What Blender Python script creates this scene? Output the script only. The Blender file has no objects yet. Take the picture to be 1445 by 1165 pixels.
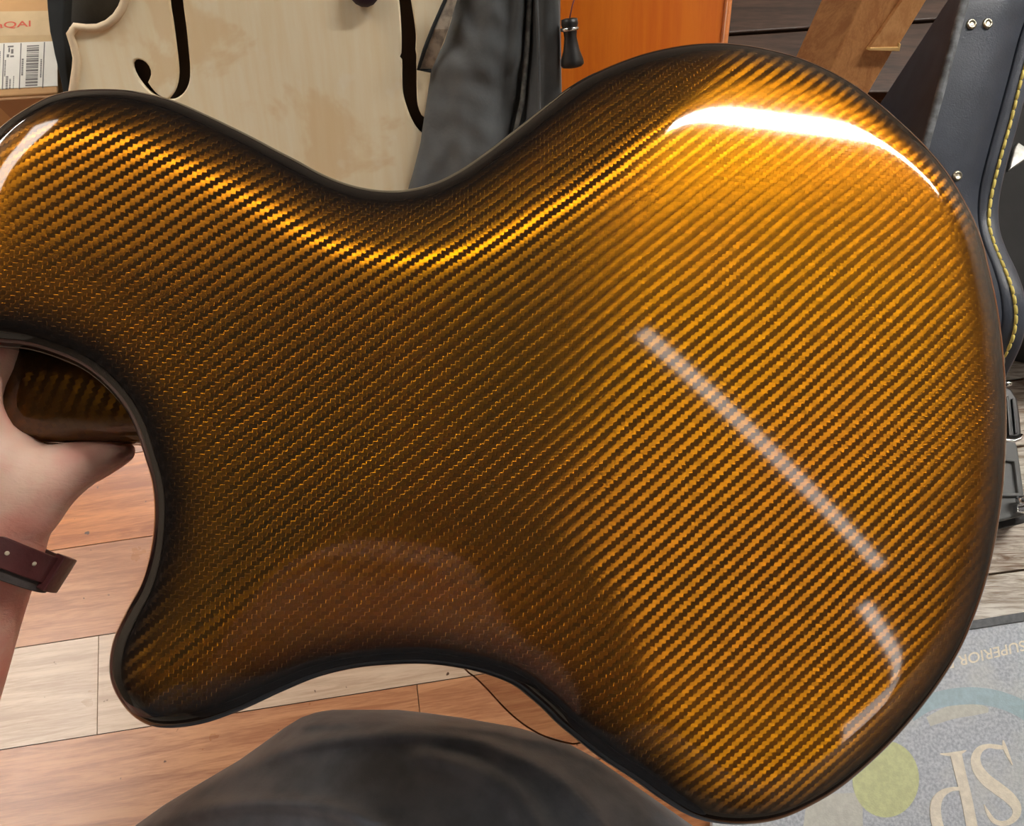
import bpy, bmesh, math, random
import numpy as np
from mathutils import Vector, Matrix, noise
from mathutils.geometry import delaunay_2d_cdt

random.seed(7)
scene = bpy.context.scene
COL = scene.collection

# ------------------------------------------------------------------ camera
IMG_W, IMG_H = 1445.0, 1165.0
F_PX = 1085.0
PITCH = math.radians(72)
CAM = Vector((0.0, 0.0, 1.12))
cam_data = bpy.data.cameras.new('camera')
cam_data.sensor_width = 36.0
cam_data.lens = 36.0 * F_PX / IMG_W
cam_data.clip_start = 0.01
cam_ob = bpy.data.objects.new('camera', cam_data)
cam_ob.location = CAM
cam_ob.rotation_euler = (math.pi / 2 - PITCH, 0, 0)
COL.objects.link(cam_ob)
scene.camera = cam_ob
CX = Vector((1, 0, 0))
CY = Vector((0, math.sin(PITCH), math.cos(PITCH)))       # image up
CZ = Vector((0, -math.cos(PITCH), math.sin(PITCH)))      # towards the viewer

# ------------------------------------------------------------------ world, exposure
world = bpy.data.worlds.new('world')
scene.world = world
world.use_nodes = True
world.node_tree.nodes['Background'].inputs['Color'].default_value = (1.0, 0.95, 0.88, 1)
world.node_tree.nodes['Background'].inputs['Strength'].default_value = 0.25
scene.view_settings.view_transform = 'Standard'
scene.view_settings.look = 'None'
scene.view_settings.gamma = 1.0
scene.view_settings.exposure = 0.12
scene.view_settings.use_curve_mapping = False
scene.cycles.use_denoising = True

# ceiling lamps of the room, then added fill lights: x, y, half length, half width, rotation, strength
CEIL = 2.55
LAMPS = [
    ('panel', 1.92, 1.50, 0.95, 0.042, math.radians(84), 165.0, 'wide long ceiling light beyond the guitar, brightest of all'),
    ('strip', -1.96, -0.42, 0.70, 0.08, 0.0, 70.0, 'narrow ceiling light over the bare floor, left of the added beam'),
    ('strip', 1.58, -0.32, 0.88, 0.03, math.radians(133.7), 5.5, 'thin ceiling strip light to the right, longer of two in a row'),
    ('strip', 2.55, -1.58, 0.55, 0.035, math.radians(140), 6.5, 'thin ceiling strip light to the right, shorter of two in a row'),
    ('panel', -1.45, 1.22, 0.60, 0.16, 0.0, 10.5, 'added fill light panel over the cardboard box, right of the added beam'),  # fill added to light the hand, lap and left side
    ('strip', -2.02, 1.75, 0.55, 0.13, 0.0, 80.0, 'added fill light left of the added beam, farther from the bare floor'),  # fill added to brighten the cello and left background
    ('panel', 3.05, -2.45, 0.50, 0.25, math.radians(140), 4.0, 'added fill light panel in the corner behind the seated person'),  # fill added to light the lap from behind
]

# ------------------------------------------------------------------ helpers
def ray(px, py):
    a = (px - IMG_W / 2) / F_PX
    b = -(py - IMG_H / 2) / F_PX
    return CX * a + CY * b - CZ

def P(px, py, depth):
    return CAM + ray(px, py) * depth

def on_z(px, py, z):
    r = ray(px, py)
    return CAM + r * ((z - CAM.z) / r.z)

def on_plane(px, py, q, n):
    r = ray(px, py)
    return CAM + r * (n.dot(q - CAM) / n.dot(r))

def smoothed(pts, step, closed=True):
    """Catmull-Rom through 2D or 3D points, resampled to even steps."""
    A = [np.array(p, float) for p in pts]
    n = len(A)
    out = []
    for i in range(n if closed else n - 1):
        if closed:
            p0, p1, p2, p3 = A[i - 1], A[i], A[(i + 1) % n], A[(i + 2) % n]
        else:
            p0, p1, p2, p3 = A[max(i - 1, 0)], A[i], A[i + 1], A[min(i + 2, n - 1)]
        t0 = 0.0
        t1 = t0 + max(np.linalg.norm(p1 - p0), 1e-9) ** 0.5
        t2 = t1 + max(np.linalg.norm(p2 - p1), 1e-9) ** 0.5
        t3 = t2 + max(np.linalg.norm(p3 - p2), 1e-9) ** 0.5
        for k in range(12):
            t = t1 + (t2 - t1) * k / 12
            def L(a, b, ta, tb):
                return b if tb - ta < 1e-6 else (a * (tb - t) + b * (t - ta)) / (tb - ta)
            a1, a2, a3 = L(p0, p1, t0, t1), L(p1, p2, t1, t2), L(p2, p3, t2, t3)
            b1 = L(a1, a2, t0, t2); b2 = L(a2, a3, t1, t3)
            out.append(L(b1, b2, t1, t2))
    if not closed:
        out.append(A[-1])
    O = np.array(out + ([out[0]] if closed else []))
    seg = np.linalg.norm(np.diff(O, axis=0), axis=1)
    cum = np.concatenate([[0], np.cumsum(seg)])
    m = max(int(round(cum[-1] / step)), 4)
    ts = np.linspace(0, cum[-1], m + 1)
    R = np.stack([np.interp(ts, cum, O[:, k]) for k in range(O.shape[1])], 1)
    return R[:-1] if closed else R

def link(name, me, mat=None, parent=None, smooth=False):
    ob = bpy.data.objects.new(name, me)
    COL.objects.link(ob)
    if mat is not None and len(me.materials) == 0:
        me.materials.append(mat)
    if smooth:
        for p in me.polygons:
            p.use_smooth = True
    if parent is not None:
        ob.parent = parent
    return ob

def mesh_obj(name, verts, faces, mat=None, parent=None, smooth=False):
    """verts are world positions; a child gets them in its parent's frame."""
    if parent is not None:
        inv = FRAMES.get(parent.name)
        if inv is not None:
            verts = [inv @ Vector(v) for v in verts]
    me = bpy.data.meshes.new(name)
    me.from_pydata([tuple(v) for v in verts], [], faces)
    me.validate()
    bm = bmesh.new(); bm.from_mesh(me)
    bmesh.ops.recalc_face_normals(bm, faces=bm.faces)
    bm.to_mesh(me); bm.free()
    me.update()
    return link(name, me, mat, parent, smooth)

FRAMES = {}
def thing(name, label, cat, loc=(0, 0, 0), group=None, basis=None):
    o = bpy.data.objects.new(name, None)
    COL.objects.link(o)
    M = basis.copy() if basis is not None else Matrix.Identity(4)
    M.translation = Vector(loc)
    o.matrix_world = M
    o.empty_display_size = 0.05
    FRAMES[o.name] = M.inverted()
    o['label'] = label
    o['category'] = cat
    if group:
        o['group'] = group
    return o

def tag(o, label, cat, group=None):
    o['label'] = label; o['category'] = cat
    if group: o['group'] = group
    return o

def part_label(o, label):
    o['label'] = label
    return o

def bevel(ob, w, seg=2, angle=35):
    m = ob.modifiers.new('bevel', 'BEVEL'); m.width = w; m.segments = seg
    m.limit_method = 'ANGLE'; m.angle_limit = math.radians(angle)
    for p in ob.data.polygons: p.use_smooth = True
    wn = ob.modifiers.new('normals', 'WEIGHTED_NORMAL'); wn.keep_sharp = True
    return ob

def prism(name, top, down, mat, parent=None, bev=0.0):
    """Closed solid: polygon `top` (world points) extruded by vector(s) `down`."""
    n = len(top)
    top = [Vector(p) for p in top]
    bot = [p + Vector(down) for p in top] if not isinstance(down, list) else [Vector(q) for q in down]
    V = top + bot
    Fs = [tuple(range(n)), tuple(reversed(range(n, 2 * n)))]
    Fs += [(i, n + i, n + (i + 1) % n, (i + 1) % n) for i in range(n)]
    ob = mesh_obj(name, V, Fs, mat, parent)
    if bev: bevel(ob, bev)
    return ob

def prism_z(name, pxs, ztop, zbot, mat, parent=None, bev=0.0):
    top = [on_z(x, y, ztop) for x, y in pxs]
    return prism(name, top, (0, 0, zbot - ztop), mat, parent, bev)

def tube(name, pts, radius, mat, parent=None, sides=10, closed=False):
    pts = [Vector(p) for p in pts]
    n = len(pts)
    rad = radius if isinstance(radius, (list, tuple)) else [radius] * n
    V, Fs = [], []
    up = None
    for i, p in enumerate(pts):
        a = pts[i - 1] if (i > 0 or closed) else p
        b = pts[(i + 1) % n] if (i < n - 1 or closed) else p
        t = (b - a).normalized()
        if up is None:
            up = t.orthogonal().normalized()
        up = (up - t * up.dot(t)).normalized()
        s = t.cross(up)
        for k in range(sides):
            an = 2 * math.pi * k / sides
            V.append(p + (up * math.cos(an) + s * math.sin(an)) * rad[i])
    for i in range(n if closed else n - 1):
        j = (i + 1) % n
        for k in range(sides):
            k2 = (k + 1) % sides
            Fs.append((i * sides + k, i * sides + k2, j * sides + k2, j * sides + k))
    if not closed:
        Fs.append(tuple(range(sides))); Fs.append(tuple((n - 1) * sides + k for k in range(sides)))
    return mesh_obj(name, V, Fs, mat, parent, True)

def lathe(name, base, axis, prof, mat, parent=None, sides=16):
    """prof: list of (height, radius) along axis from base."""
    base, axis = Vector(base), Vector(axis).normalized()
    u = axis.orthogonal().normalized(); w = axis.cross(u)
    V, Fs = [], []
    for h, r in prof:
        for k in range(sides):
            a = 2 * math.pi * k / sides
            V.append(base + axis * h + (u * math.cos(a) + w * math.sin(a)) * max(r, 1e-5))
    for i in range(len(prof) - 1):
        for k in range(sides):
            k2 = (k + 1) % sides
            Fs.append((i * sides + k, i * sides + k2, (i + 1) * sides + k2, (i + 1) * sides + k))
    Fs.append(tuple(range(sides))); Fs.append(tuple((len(prof) - 1) * sides + k for k in range(sides)))
    ob = mesh_obj(name, V, Fs, mat, parent, True)
    return ob

def strip(name, A, B, thick, normal, mat, parent=None, smooth=True):
    """A ribbon between point rows A and B, thickened against `normal`."""
    n = len(A)
    A = [Vector(p) for p in A]; B = [Vector(p) for p in B]
    if not isinstance(normal, list): normal = [Vector(normal)] * n
    V = []
    for a, b, m in zip(A, B, normal):
        V += [a, b, b - m * thick, a - m * thick]
    Fs = []
    for i in range(n - 1):
        o, q = i * 4, i * 4 + 4
        for k in range(4):
            k2 = (k + 1) % 4
            Fs.append((o + k, o + k2, q + k2, q + k))
    Fs += [(0, 1, 2, 3), tuple((n - 1) * 4 + k for k in range(4))]
    ob = mesh_obj(name, V, Fs, mat, parent, False)
    if smooth: bevel(ob, min(thick * .3, .002), 2, 50)
    return ob

# ------------------------------------------------------------------ materials
class NT:
    def __init__(s, name):
        s.m = bpy.data.materials.new(name); s.m.use_nodes = True
        s.t = s.m.node_tree; s.t.nodes.clear()
        s.out = s.t.nodes.new('ShaderNodeOutputMaterial')
    def n(s, kind, **kw):
        nd = s.t.nodes.new(kind)
        for k, v in kw.items(): setattr(nd, k, v)
        return nd
    def put(s, sock, v):
        if hasattr(v, 'is_output') or isinstance(v, bpy.types.NodeSocket): s.t.links.new(v, sock)
        else: sock.default_value = v
    def math(s, op, a, b=0.0, c=None, clamp=False):
        nd = s.n('ShaderNodeMath', operation=op); nd.use_clamp = clamp
        s.put(nd.inputs[0], a); s.put(nd.inputs[1], b)
        if c is not None: s.put(nd.inputs[2], c)
        return nd.outputs[0]
    def vmath(s, op, a, b=None, scale=None):
        nd = s.n('ShaderNodeVectorMath', operation=op)
        s.put(nd.inputs[0], a)
        if b is not None: s.put(nd.inputs[1], b)
        if scale is not None: s.put(nd.inputs['Scale'], scale)
        return nd.outputs[0]
    def mix(s, f, a, b, blend='MIX'):
        nd = s.n('ShaderNodeMix', data_type='RGBA', blend_type=blend)
        s.put(nd.inputs[0], f); s.put(nd.inputs[6], a); s.put(nd.inputs[7], b)
        return nd.outputs[2]
    def vmix(s, f, a, b):
        nd = s.n('ShaderNodeMix', data_type='VECTOR')
        s.put(nd.inputs[0], f); s.put(nd.inputs[4], a); s.put(nd.inputs[5], b)
        return nd.outputs[1]
    def ramp(s, v, lo, hi):
        nd = s.n('ShaderNodeMapRange', interpolation_type='SMOOTHSTEP')
        s.put(nd.inputs[0], v); nd.inputs[1].default_value = lo; nd.inputs[2].default_value = hi
        return nd.outputs[0]
    def coord(s, which='Object'):
        return s.n('ShaderNodeTexCoord').outputs[which]
    def mapping(s, v, scale=(1, 1, 1), rot=(0, 0, 0)):
        nd = s.n('ShaderNodeMapping'); s.put(nd.inputs[0], v)
        nd.inputs['Scale'].default_value = scale; nd.inputs['Rotation'].default_value = rot
        return nd.outputs[0]
    def noise(s, v, scale, detail=4, rough=.55, dist=0.0):
        nd = s.n('ShaderNodeTexNoise'); s.put(nd.inputs['Vector'], v)
        nd.inputs['Scale'].default_value = scale; nd.inputs['Detail'].default_value = detail
        nd.inputs['Roughness'].default_value = rough; nd.inputs['Distortion'].default_value = dist
        return nd.outputs[0]
    def principled(s, col, rough=.5, metal=0.0, bump=None, bstr=.3, bdist=.001, coat=0.0, spec=.5, sheen=0.0):
        b = s.n('ShaderNodeBsdfPrincipled')
        s.put(b.inputs['Base Color'], col); s.put(b.inputs['Roughness'], rough)
        b.inputs['Metallic'].default_value = metal
        b.inputs['Coat Weight'].default_value = coat
        b.inputs['Coat Roughness'].default_value = .08
        b.inputs['Specular IOR Level'].default_value = spec
        b.inputs['Sheen Weight'].default_value = sheen
        b.inputs['Sheen Roughness'].default_value = .4
        if bump is not None:
            bn = s.n('ShaderNodeBump'); bn.inputs['Strength'].default_value = bstr
            bn.inputs['Distance'].default_value = bdist
            s.put(bn.inputs['Height'], bump); s.t.links.new(bn.outputs[0], b.inputs['Normal'])
        s.t.links.new(b.outputs[0], s.out.inputs[0])
        return b

def rgb(r, g, b):
    f = lambda c: ((c / 255) / 12.92) if c / 255 <= .04045 else (((c / 255) + .055) / 1.055) ** 2.4
    return (f(r), f(g), f(b), 1)

def plain(name, col, rough=.5, metal=0.0, var=.12, scale=30, bump=.15, coat=0.0, spec=.5, sheen=0.0, fine=0):
    t = NT(name); v = t.coord()
    nz = t.noise(v, scale, 5)
    dark = tuple(c * (1 - var * 2) for c in col[:3]) + (1,)
    lite = tuple(min(1, c * (1 + var)) for c in col[:3]) + (1,)
    c = t.mix(t.ramp(nz, .3, .7), dark, lite)
    h = t.noise(v, fine or scale * 8, 3)
    t.principled(c, rough, metal, h, bump, .001, coat, spec, sheen)
    return t.m

def wood(name, c1, c2, along=(1, 14, 14), scale=6, rough=.4, bump=.15, coat=0.0, spec=.5, flecks=None, rough_var=0.0, vary=False):
    t = NT(name); v = t.coord()
    if vary:      # every board starts elsewhere in the grain
        oi = t.n('ShaderNodeObjectInfo')
        sh = t.n('ShaderNodeCombineXYZ'); t.put(sh.inputs[0], t.math('MULTIPLY', oi.outputs['Random'], 37.0))
        t.put(sh.inputs[1], t.math('MULTIPLY', oi.outputs['Random'], 11.0))
        v = t.vmath('ADD', v, sh.outputs[0])
    g = t.noise(t.mapping(v, along), scale, 8, .62, .9)
    g2 = t.noise(t.mapping(v, tuple(a * 4 if a > 1 else a * 1.5 for a in along)), scale * 2, 5, .6)
    f = t.math('ADD', t.math('MULTIPLY', g, .7), t.math('MULTIPLY', g2, .3))
    c = t.mix(t.ramp(f, .36, .64), c1, c2)
    if flecks is not None:
        sp = t.ramp(t.noise(v, 60, 2), .72, .76)
        c = t.mix(sp, c, flecks)
    r = rough
    if rough_var: r = t.math('ADD', rough, t.math('MULTIPLY', t.noise(v, 9, 5), rough_var))
    t.principled(c, r, 0, g2, bump, .001, coat, spec)
    return t.m

def emit(name, col, strength):
    t = NT(name); e = t.n('ShaderNodeEmission')
    e.inputs[0].default_value = col; e.inputs[1].default_value = strength
    t.t.links.new(e.outputs[0], t.out.inputs[0]); return t.m

def carbon(name, cx, cy, rot, amber=1.0, rim_attr=True):
    """2x2 twill of lacquered fibre tows: anisotropic tows dyed amber under a clear gloss coat."""
    t = NT(name)
    v = t.coord()
    wob = t.noise(v, 14, 2)
    wob2 = t.noise(t.vmath('ADD', v, (3.1, 1.7, 0)), 14, 2)
    cr, sr = math.cos(rot), math.sin(rot)
    sx = t.n('ShaderNodeSeparateXYZ'); t.put(sx.inputs[0], v)
    X, Y = sx.outputs[0], sx.outputs[1]
    xr = t.math('ADD', t.math('MULTIPLY', X, cr), t.math('MULTIPLY', Y, sr))
    yr = t.math('SUBTRACT', t.math('MULTIPLY', Y, cr), t.math('MULTIPLY', X, sr))
    A = t.math('ADD', t.math('DIVIDE', xr, cx), t.math('MULTIPLY_ADD', wob, 1.6, 400.0))
    B = t.math('ADD', t.math('DIVIDE', yr, cy), t.math('MULTIPLY_ADD', wob2, 1.6, 400.0))
    i, j = t.math('FLOOR', A), t.math('FLOOR', B)
    dm = t.math('MODULO', t.math('ADD', t.math('SUBTRACT', i, j), 400.0), 4.0)
    weft = t.math('LESS_THAN', dm, 1.5)                      # 1: the tow across is on top
    u1 = t.math('SUBTRACT', t.math('MODULO', t.math('ADD', t.math('SUBTRACT', A, j), 400.0), 4.0), 1.0)
    u2 = t.math('SUBTRACT', t.math('MODULO', t.math('ADD', t.math('SUBTRACT', B, i), 403.0), 4.0), 1.0)
    u = t.math('ADD', t.math('MULTIPLY', u1, weft), t.math('MULTIPLY', u2, t.math('SUBTRACT', 1.0, weft)))
    # tow directions in world space
    def axis(vec):
        n = t.n('ShaderNodeVectorTransform', vector_type='VECTOR', convert_from='OBJECT', convert_to='WORLD')
        n.inputs[0].default_value = vec; return n.outputs[0]
    T1, T2 = axis((cr, sr, 0)), axis((-sr, cr, 0))
    T = t.vmix(weft, T2, T1)
    # fibres dip at both ends of a float: the normal leans along the tow
    au = t.math('ABSOLUTE', u)
    end = t.math('MULTIPLY', t.math('SIGN', u), t.ramp(au, .82, .98))
    tilt = t.math('ADD', t.math('MULTIPLY', u, DIP[0]), t.math('MULTIPLY', end, DIP[1]))
    geo = t.n('ShaderNodeNewGeometry')
    N = geo.outputs['Normal']
    Nw = t.vmath('NORMALIZE', t.vmath('ADD', N, t.vmath('SCALE', T, scale=tilt)))
    tone = t.n('ShaderNodeTexWhiteNoise', noise_dimensions='2D')
    cmb = t.n('ShaderNodeCombineXYZ')
    half = t.math('FLOOR', t.math('MULTIPLY', t.math('ADD', u, 1.0), .0))
    t.put(cmb.inputs[0], t.math('MULTIPLY', t.math('SUBTRACT', i, t.math('MULTIPLY', weft, t.math('MODULO', t.math('ADD', t.math('SUBTRACT', i, j), 400.0), 4.0))), 1.0))
    t.put(cmb.inputs[1], j)
    t.put(tone.inputs['Vector'], cmb.outputs[0])
    vr = t.math('MULTIPLY_ADD', tone.outputs['Value'], .30, .85)
    big = t.noise(v, 5, 2)
    colA = t.mix(t.ramp(big, .35, .65), AMBER[0], AMBER[1])
    glossc = t.vmath('SCALE', colA, scale=t.math('MULTIPLY', vr, amber))
    difc = DARK
    if rim_attr:
        at = t.n('ShaderNodeAttribute', attribute_name='rim')
        rimd = t.math('ADD', at.outputs['Fac'], t.math('MULTIPLY', t.math('SUBTRACT', t.noise(v, 35, 3), .5), .004))
        burst = t.ramp(rimd, .008, .031)
        glossc = t.mix(burst, (.006, .005, .005, 1), glossc)
        difc = t.mix(burst, (.012, .010, .009, 1), DARK)
    dif = t.n('ShaderNodeBsdfDiffuse'); t.put(dif.inputs[0], difc)
    gl = t.n('ShaderNodeBsdfAnisotropic'); gl.distribution = 'GGX'
    t.put(gl.inputs['Color'], glossc)
    gl.inputs['Roughness'].default_value = TOW[0]
    gl.inputs['Anisotropy'].default_value = TOW[1]
    t.put(gl.inputs['Normal'], Nw); t.put(gl.inputs['Tangent'], T)
    add = t.n('ShaderNodeAddShader')
    t.t.links.new(dif.outputs[0], add.inputs[0]); t.t.links.new(gl.outputs[0], add.inputs[1])
    fr = t.n('ShaderNodeFresnel'); fr.inputs['IOR'].default_value = 1.5
    coat = t.n('ShaderNodeBsdfAnisotropic'); coat.inputs['Roughness'].default_value = .05
    coat.inputs['Color'].default_value = (1, 1, 1, 1)
    mx = t.n('ShaderNodeMixShader')
    t.put(mx.inputs[0], fr.outputs[0])
    t.t.links.new(add.outputs[0], mx.inputs[1]); t.t.links.new(coat.outputs[0], mx.inputs[2])
    t.t.links.new(mx.outputs[0], t.out.inputs[0])
    return t.m

DIP = (0.03, 0.40)
TOW = (0.45, 0.75)
AMBER = ((.58, .226, .001, 1), (.56, .192, .006, 1))
DARK = (.026, .021, .010, 1)

# ================================================================== THE SETTING
M_wall = plain('painted_wall', rgb(150, 138, 122), .85, var=.04)
M_wall_pale = plain('painted_wall_pale', rgb(222, 214, 200), .85, var=.03)
M_ceil = plain('ceiling_paint', rgb(62, 57, 52), .9, var=.03)
RX0, RX1, RY0, RY1 = -2.9, 3.7, -3.0, 3.3
def wallbox(name, a, b, mat):
    x0, y0, z0 = a; x1, y1, z1 = b
    V = [(x, y, z) for z in (z0, z1) for x, y in ((x0, y0), (x1, y0), (x1, y1), (x0, y1))]
    Fs = [(0, 1, 2, 3), (4, 5, 6, 7), (0, 1, 5, 4), (1, 2, 6, 5), (2, 3, 7, 6), (3, 0, 4, 7)]
    o = mesh_obj(name, V, Fs, mat); o['kind'] = 'structure'; return o
wallbox('wall_left', (RX0 - .1, RY0, 0), (RX0, RY1, CEIL), M_wall)
wallbox('wall_right', (RX1, RY0, 0), (RX1 + .1, RY1, CEIL), M_wall_pale)
wallbox('wall_back', (RX0 - .1, RY1, 0), (RX1 + .1, RY1 + .1, CEIL), M_wall)
wallbox('wall_front', (RX0 - .1, RY0 - .1, 0), (RX1 + .1, RY0, CEIL), M_wall_pale)
wallbox('light_shield_1', (-1.84, RY0, 2.27), (-1.74, RY1, CEIL), M_wall)  # unseen beam added to keep the left lamps' light off the guitar
wallbox('ceiling', (RX0 - .1, RY0 - .1, CEIL), (RX1 + .1, RY1 + .1, CEIL + .1), M_ceil)

M_house = plain('lamp_housing', rgb(225, 225, 222), .4, var=.02)
for kind, lx, ly, hl, hw, rz, st, lab in LAMPS:
    B = Matrix.Rotation(math.pi / 2 - rz, 4, 'Z')
    root = thing('ceiling_light', lab, 'ceiling light', (lx, ly, CEIL), basis=B)
    def boxl(nm, x0, x1, y0, y1, z0, z1, mat):
        W = root.matrix_world
        V = [W @ Vector((x, y, z)) for z in (z0, z1) for x, y in ((x0, y0), (x1, y0), (x1, y1), (x0, y1))]
        Fs = [(0, 1, 2, 3), (4, 5, 6, 7), (0, 1, 5, 4), (1, 2, 6, 5), (2, 3, 7, 6), (3, 0, 4, 7)]
        return mesh_obj(nm, V, Fs, mat, root)
    f = .025
    W = B.copy(); W.translation = Vector((lx, ly, CEIL)); root.matrix_world = W
    FRAMES[root.name] = W.inverted()
    boxl('frame_side', -hl - f, hl + f, hw, hw + f, -.05, 0, M_house)
    boxl('frame_side', -hl - f, hl + f, -hw - f, -hw, -.05, 0, M_house)
    boxl('frame_end', -hl - f, -hl, -hw, hw, -.05, 0, M_house)
    boxl('frame_end', hl, hl + f, -hw, hw, -.05, 0, M_house)
    boxl('diffuser', -hl, hl, -hw, hw, -.045, -.01, emit('lamp_light', (1.0, .95, .88, 1), st))

# ---- floor of laminate boards
fl = wallbox('floor', (RX0 - .1, RY0 - .1, -.06), (RX1 + .1, RY1 + .1, -.012), plain('floor_joint', rgb(70, 48, 36), .8))
a0, a1 = on_z(0, 918, 0), on_z(158, 893, 0)
b0, b1 = on_z(0, 1057, 0), on_z(213, 1025, 0)
dirv = ((a1 - a0).normalized() + (b1 - b0).normalized()).normalized()
PL_ANG = math.atan2(dirv.y, dirv.x)
nrm = Vector((-dirv.y, dirv.x, 0))
PL_W = (a0 + a1 - b0 - b1).dot(nrm) / 2
PL_L = 1.15
seam = on_z(138, 970, 0)
M_pl = [wood('laminate_red', rgb(150, 92, 58), rgb(198, 134, 88), (1.2, 16, 16), 4, .24, .05, spec=.7, vary=True, flecks=rgb(80, 55, 40), rough_var=.10),
        wood('laminate_tan', rgb(158, 104, 72), rgb(200, 146, 106), (1.2, 16, 16), 4, .24, .05, spec=.7, vary=True, flecks=rgb(80, 55, 40), rough_var=.10),
        wood('laminate_pale', rgb(182, 154, 130), rgb(210, 186, 162), (1.2, 16, 16), 4, .24, .05, spec=.7, vary=True, flecks=rgb(80, 55, 40), rough_var=.10),
        wood('laminate_orange', rgb(158, 90, 46), rgb(208, 134, 76), (1.2, 16, 16), 4, .24, .05, spec=.7, vary=True, flecks=rgb(80, 55, 40), rough_var=.10)]
def board_mesh(mat):
    g = .0006
    V = []
    for z in (-.010, 0):
        for x, y in ((0, 0), (PL_L, 0), (PL_L, PL_W), (0, PL_W)):
            V.append((x + (g if x == 0 else -g), y + (g if y == 0 else -g), z))
    me = bpy.data.meshes.new('floor_board')
    me.from_pydata(V, [], [(3, 2, 1, 0), (4, 5, 6, 7), (0, 1, 5, 4), (1, 2, 6, 5), (2, 3, 7, 6), (3, 0, 4, 7)])
    me.materials.append(mat)
    return me
BM = [board_mesh(m) for m in M_pl]
# row 0 is the pale row between the two measured joints, row -1 below it, row 1 above
row0 = (b0 + b1) / 2
s0 = (seam - row0).dot(dirv)
kinds = {0: 2, -1: 1, 1: 1, 2: 3, -2: 0, 3: 0}
for r in range(-9, 13):
    off = s0 if r == 0 else s0 + [0.37, 0.71, .18, .55, .9, .29][r % 6] * PL_L + .1
    for c in range(-3, 3):
        p = row0 + nrm * (r * PL_W) + dirv * (off + c * PL_L)
        mid = p + dirv * PL_L / 2
        if not (RX0 - .3 < mid.x < RX1 + .3 and RY0 < mid.y < RY1): continue
        k = kinds.get(r, (r * 7 + c * 3) % 4)
        ob = bpy.data.objects.new('floor_board', BM[k]); COL.objects.link(ob)
        ob.location = (p.x, p.y, 0.0); ob.rotation_euler = (0, 0, PL_ANG)
        ob.parent = fl

# ================================================================== THE GUITAR
TILT = math.radians(9)
GD = .375
GO = CAM - CZ * GD
TILT2 = math.radians(4)
GX = (CX * math.cos(TILT) - CZ * math.sin(TILT)).normalized()
GN = (CX * math.sin(TILT) + CZ * math.cos(TILT)).normalized()
GN = (GN * math.cos(TILT2) + CY * math.sin(TILT2)).normalized()
GY = GN.cross(GX).normalized()
GB = Matrix((GX, GY, GN)).transposed().to_4x4()
guitar = thing('guitar', 'amber carbon fibre guitar body seen from the back with black burst edge', 'guitar', GO, basis=GB)
GW = guitar.matrix_world.copy(); GW = GB.copy(); GW.translation = GO
FRAMES[guitar.name] = GW.inverted()
def g_local(px, py, z=0.0):
    p = on_plane(px, py, GO + GN * z, GN)
    return GW.inverted() @ p
OUT_PX = [(0,182),(21,165),(52,146),(73,136),(100,129),(135,127),(176,128),(208,133),(249,144),(300,166),(360,195),(392,212),(424,229),(455,246),
 (487,259),(519,267),(551,269.5),(583,266.5),(615,257),(647,241),(678,220),(710,196),(742,171),(774,146),(807,121),(854,97),(901,80),(948,69),(995,63.5),
 (1042,64),(1085,72),(1122,82),(1160,98),(1197,118),(1234,145),(1272,178),(1304,209),(1334,245),(1355,279),(1371,310),(1385,345),(1394,382),(1404,426),
 (1411,472),(1416,524),(1418,570),(1418,617),(1414,686),(1406,744),(1396,796),(1385,836),(1371,875),(1352,918),(1323,965),(1287,1012),(1249,1054),(1204,1095),
 (1175,1117),(1140,1137),(1098,1155),(1057,1162),(1015,1161),(974,1151),(932,1126),(891,1097),(849,1070),(816,1044),(787,1020),(766,999),(745,981),(725,966),
 (683,950),(641,941),(600,936.5),(558,937),(504,942),(450,954.5),(396,976),(342,1001),(288,1020),(241,1027),(213,1024),(188,1010),(166,983),(155,955),
 (154.5,930),(160.5,900),(171.6,875),(186,848),(196,830),(205,806),(214,765),(217.5,720),(214.5,682),(205,647),(193,610),(174,574),(147,543),(116,519),(77,502),
 (39,491),(0,487),(-40,484),(-75,468),(-92,425),(-90,365),(-72,290),(-40,225)]
# bevel (width, height) along the outline
BEV = [((100,129),.030,.006),((249,143),.034,.008),((400,216),.036,.009),((519,267),.046,.014),((647,241),.052,.016),((774,146),.054,.016),
       ((901,80),.048,.013),((1042,64),.028,.008),((1160,98),.024,.008),((1304,209),.020,.007),((1394,382),.020,.006),((1418,600),.024,.006),((1371,875),.024,.006),
       ((1204,1095),.024,.006),((1057,1162),.026,.006),((849,1070),.045,.008),((700,955),.075,.012),((558,937),.080,.014),((396,976),.070,.014),
       ((241,1027),.040,.010),((155,940),.036,.009),((217,720),.050,.0045),((174,574),.050,.0045),((39,491),.040,.0045),((-92,425),.03,.006),((-40,225),.026,.006)]
FIL_R, FIL_H = .010, .010
DOME = (.012, .06, -.03, .40, .17)
def dome_z(x, y):
    hd, cx, cy, ax, ay = DOME
    return -hd * (((x - cx) / ax) ** 2 + ((y - cy) / ay) ** 2)
bpx = [min(range(len(OUT_PX)), key=lambda k: math.hypot(OUT_PX[k][0] - b[0][0], OUT_PX[k][1] - b[0][1])) for b in BEV]
bo = np.argsort(bpx)
H_PX = np.interp(np.arange(len(OUT_PX)), np.array(bpx)[bo], np.array([b[2] for b in BEV])[bo], period=len(OUT_PX))
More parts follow.
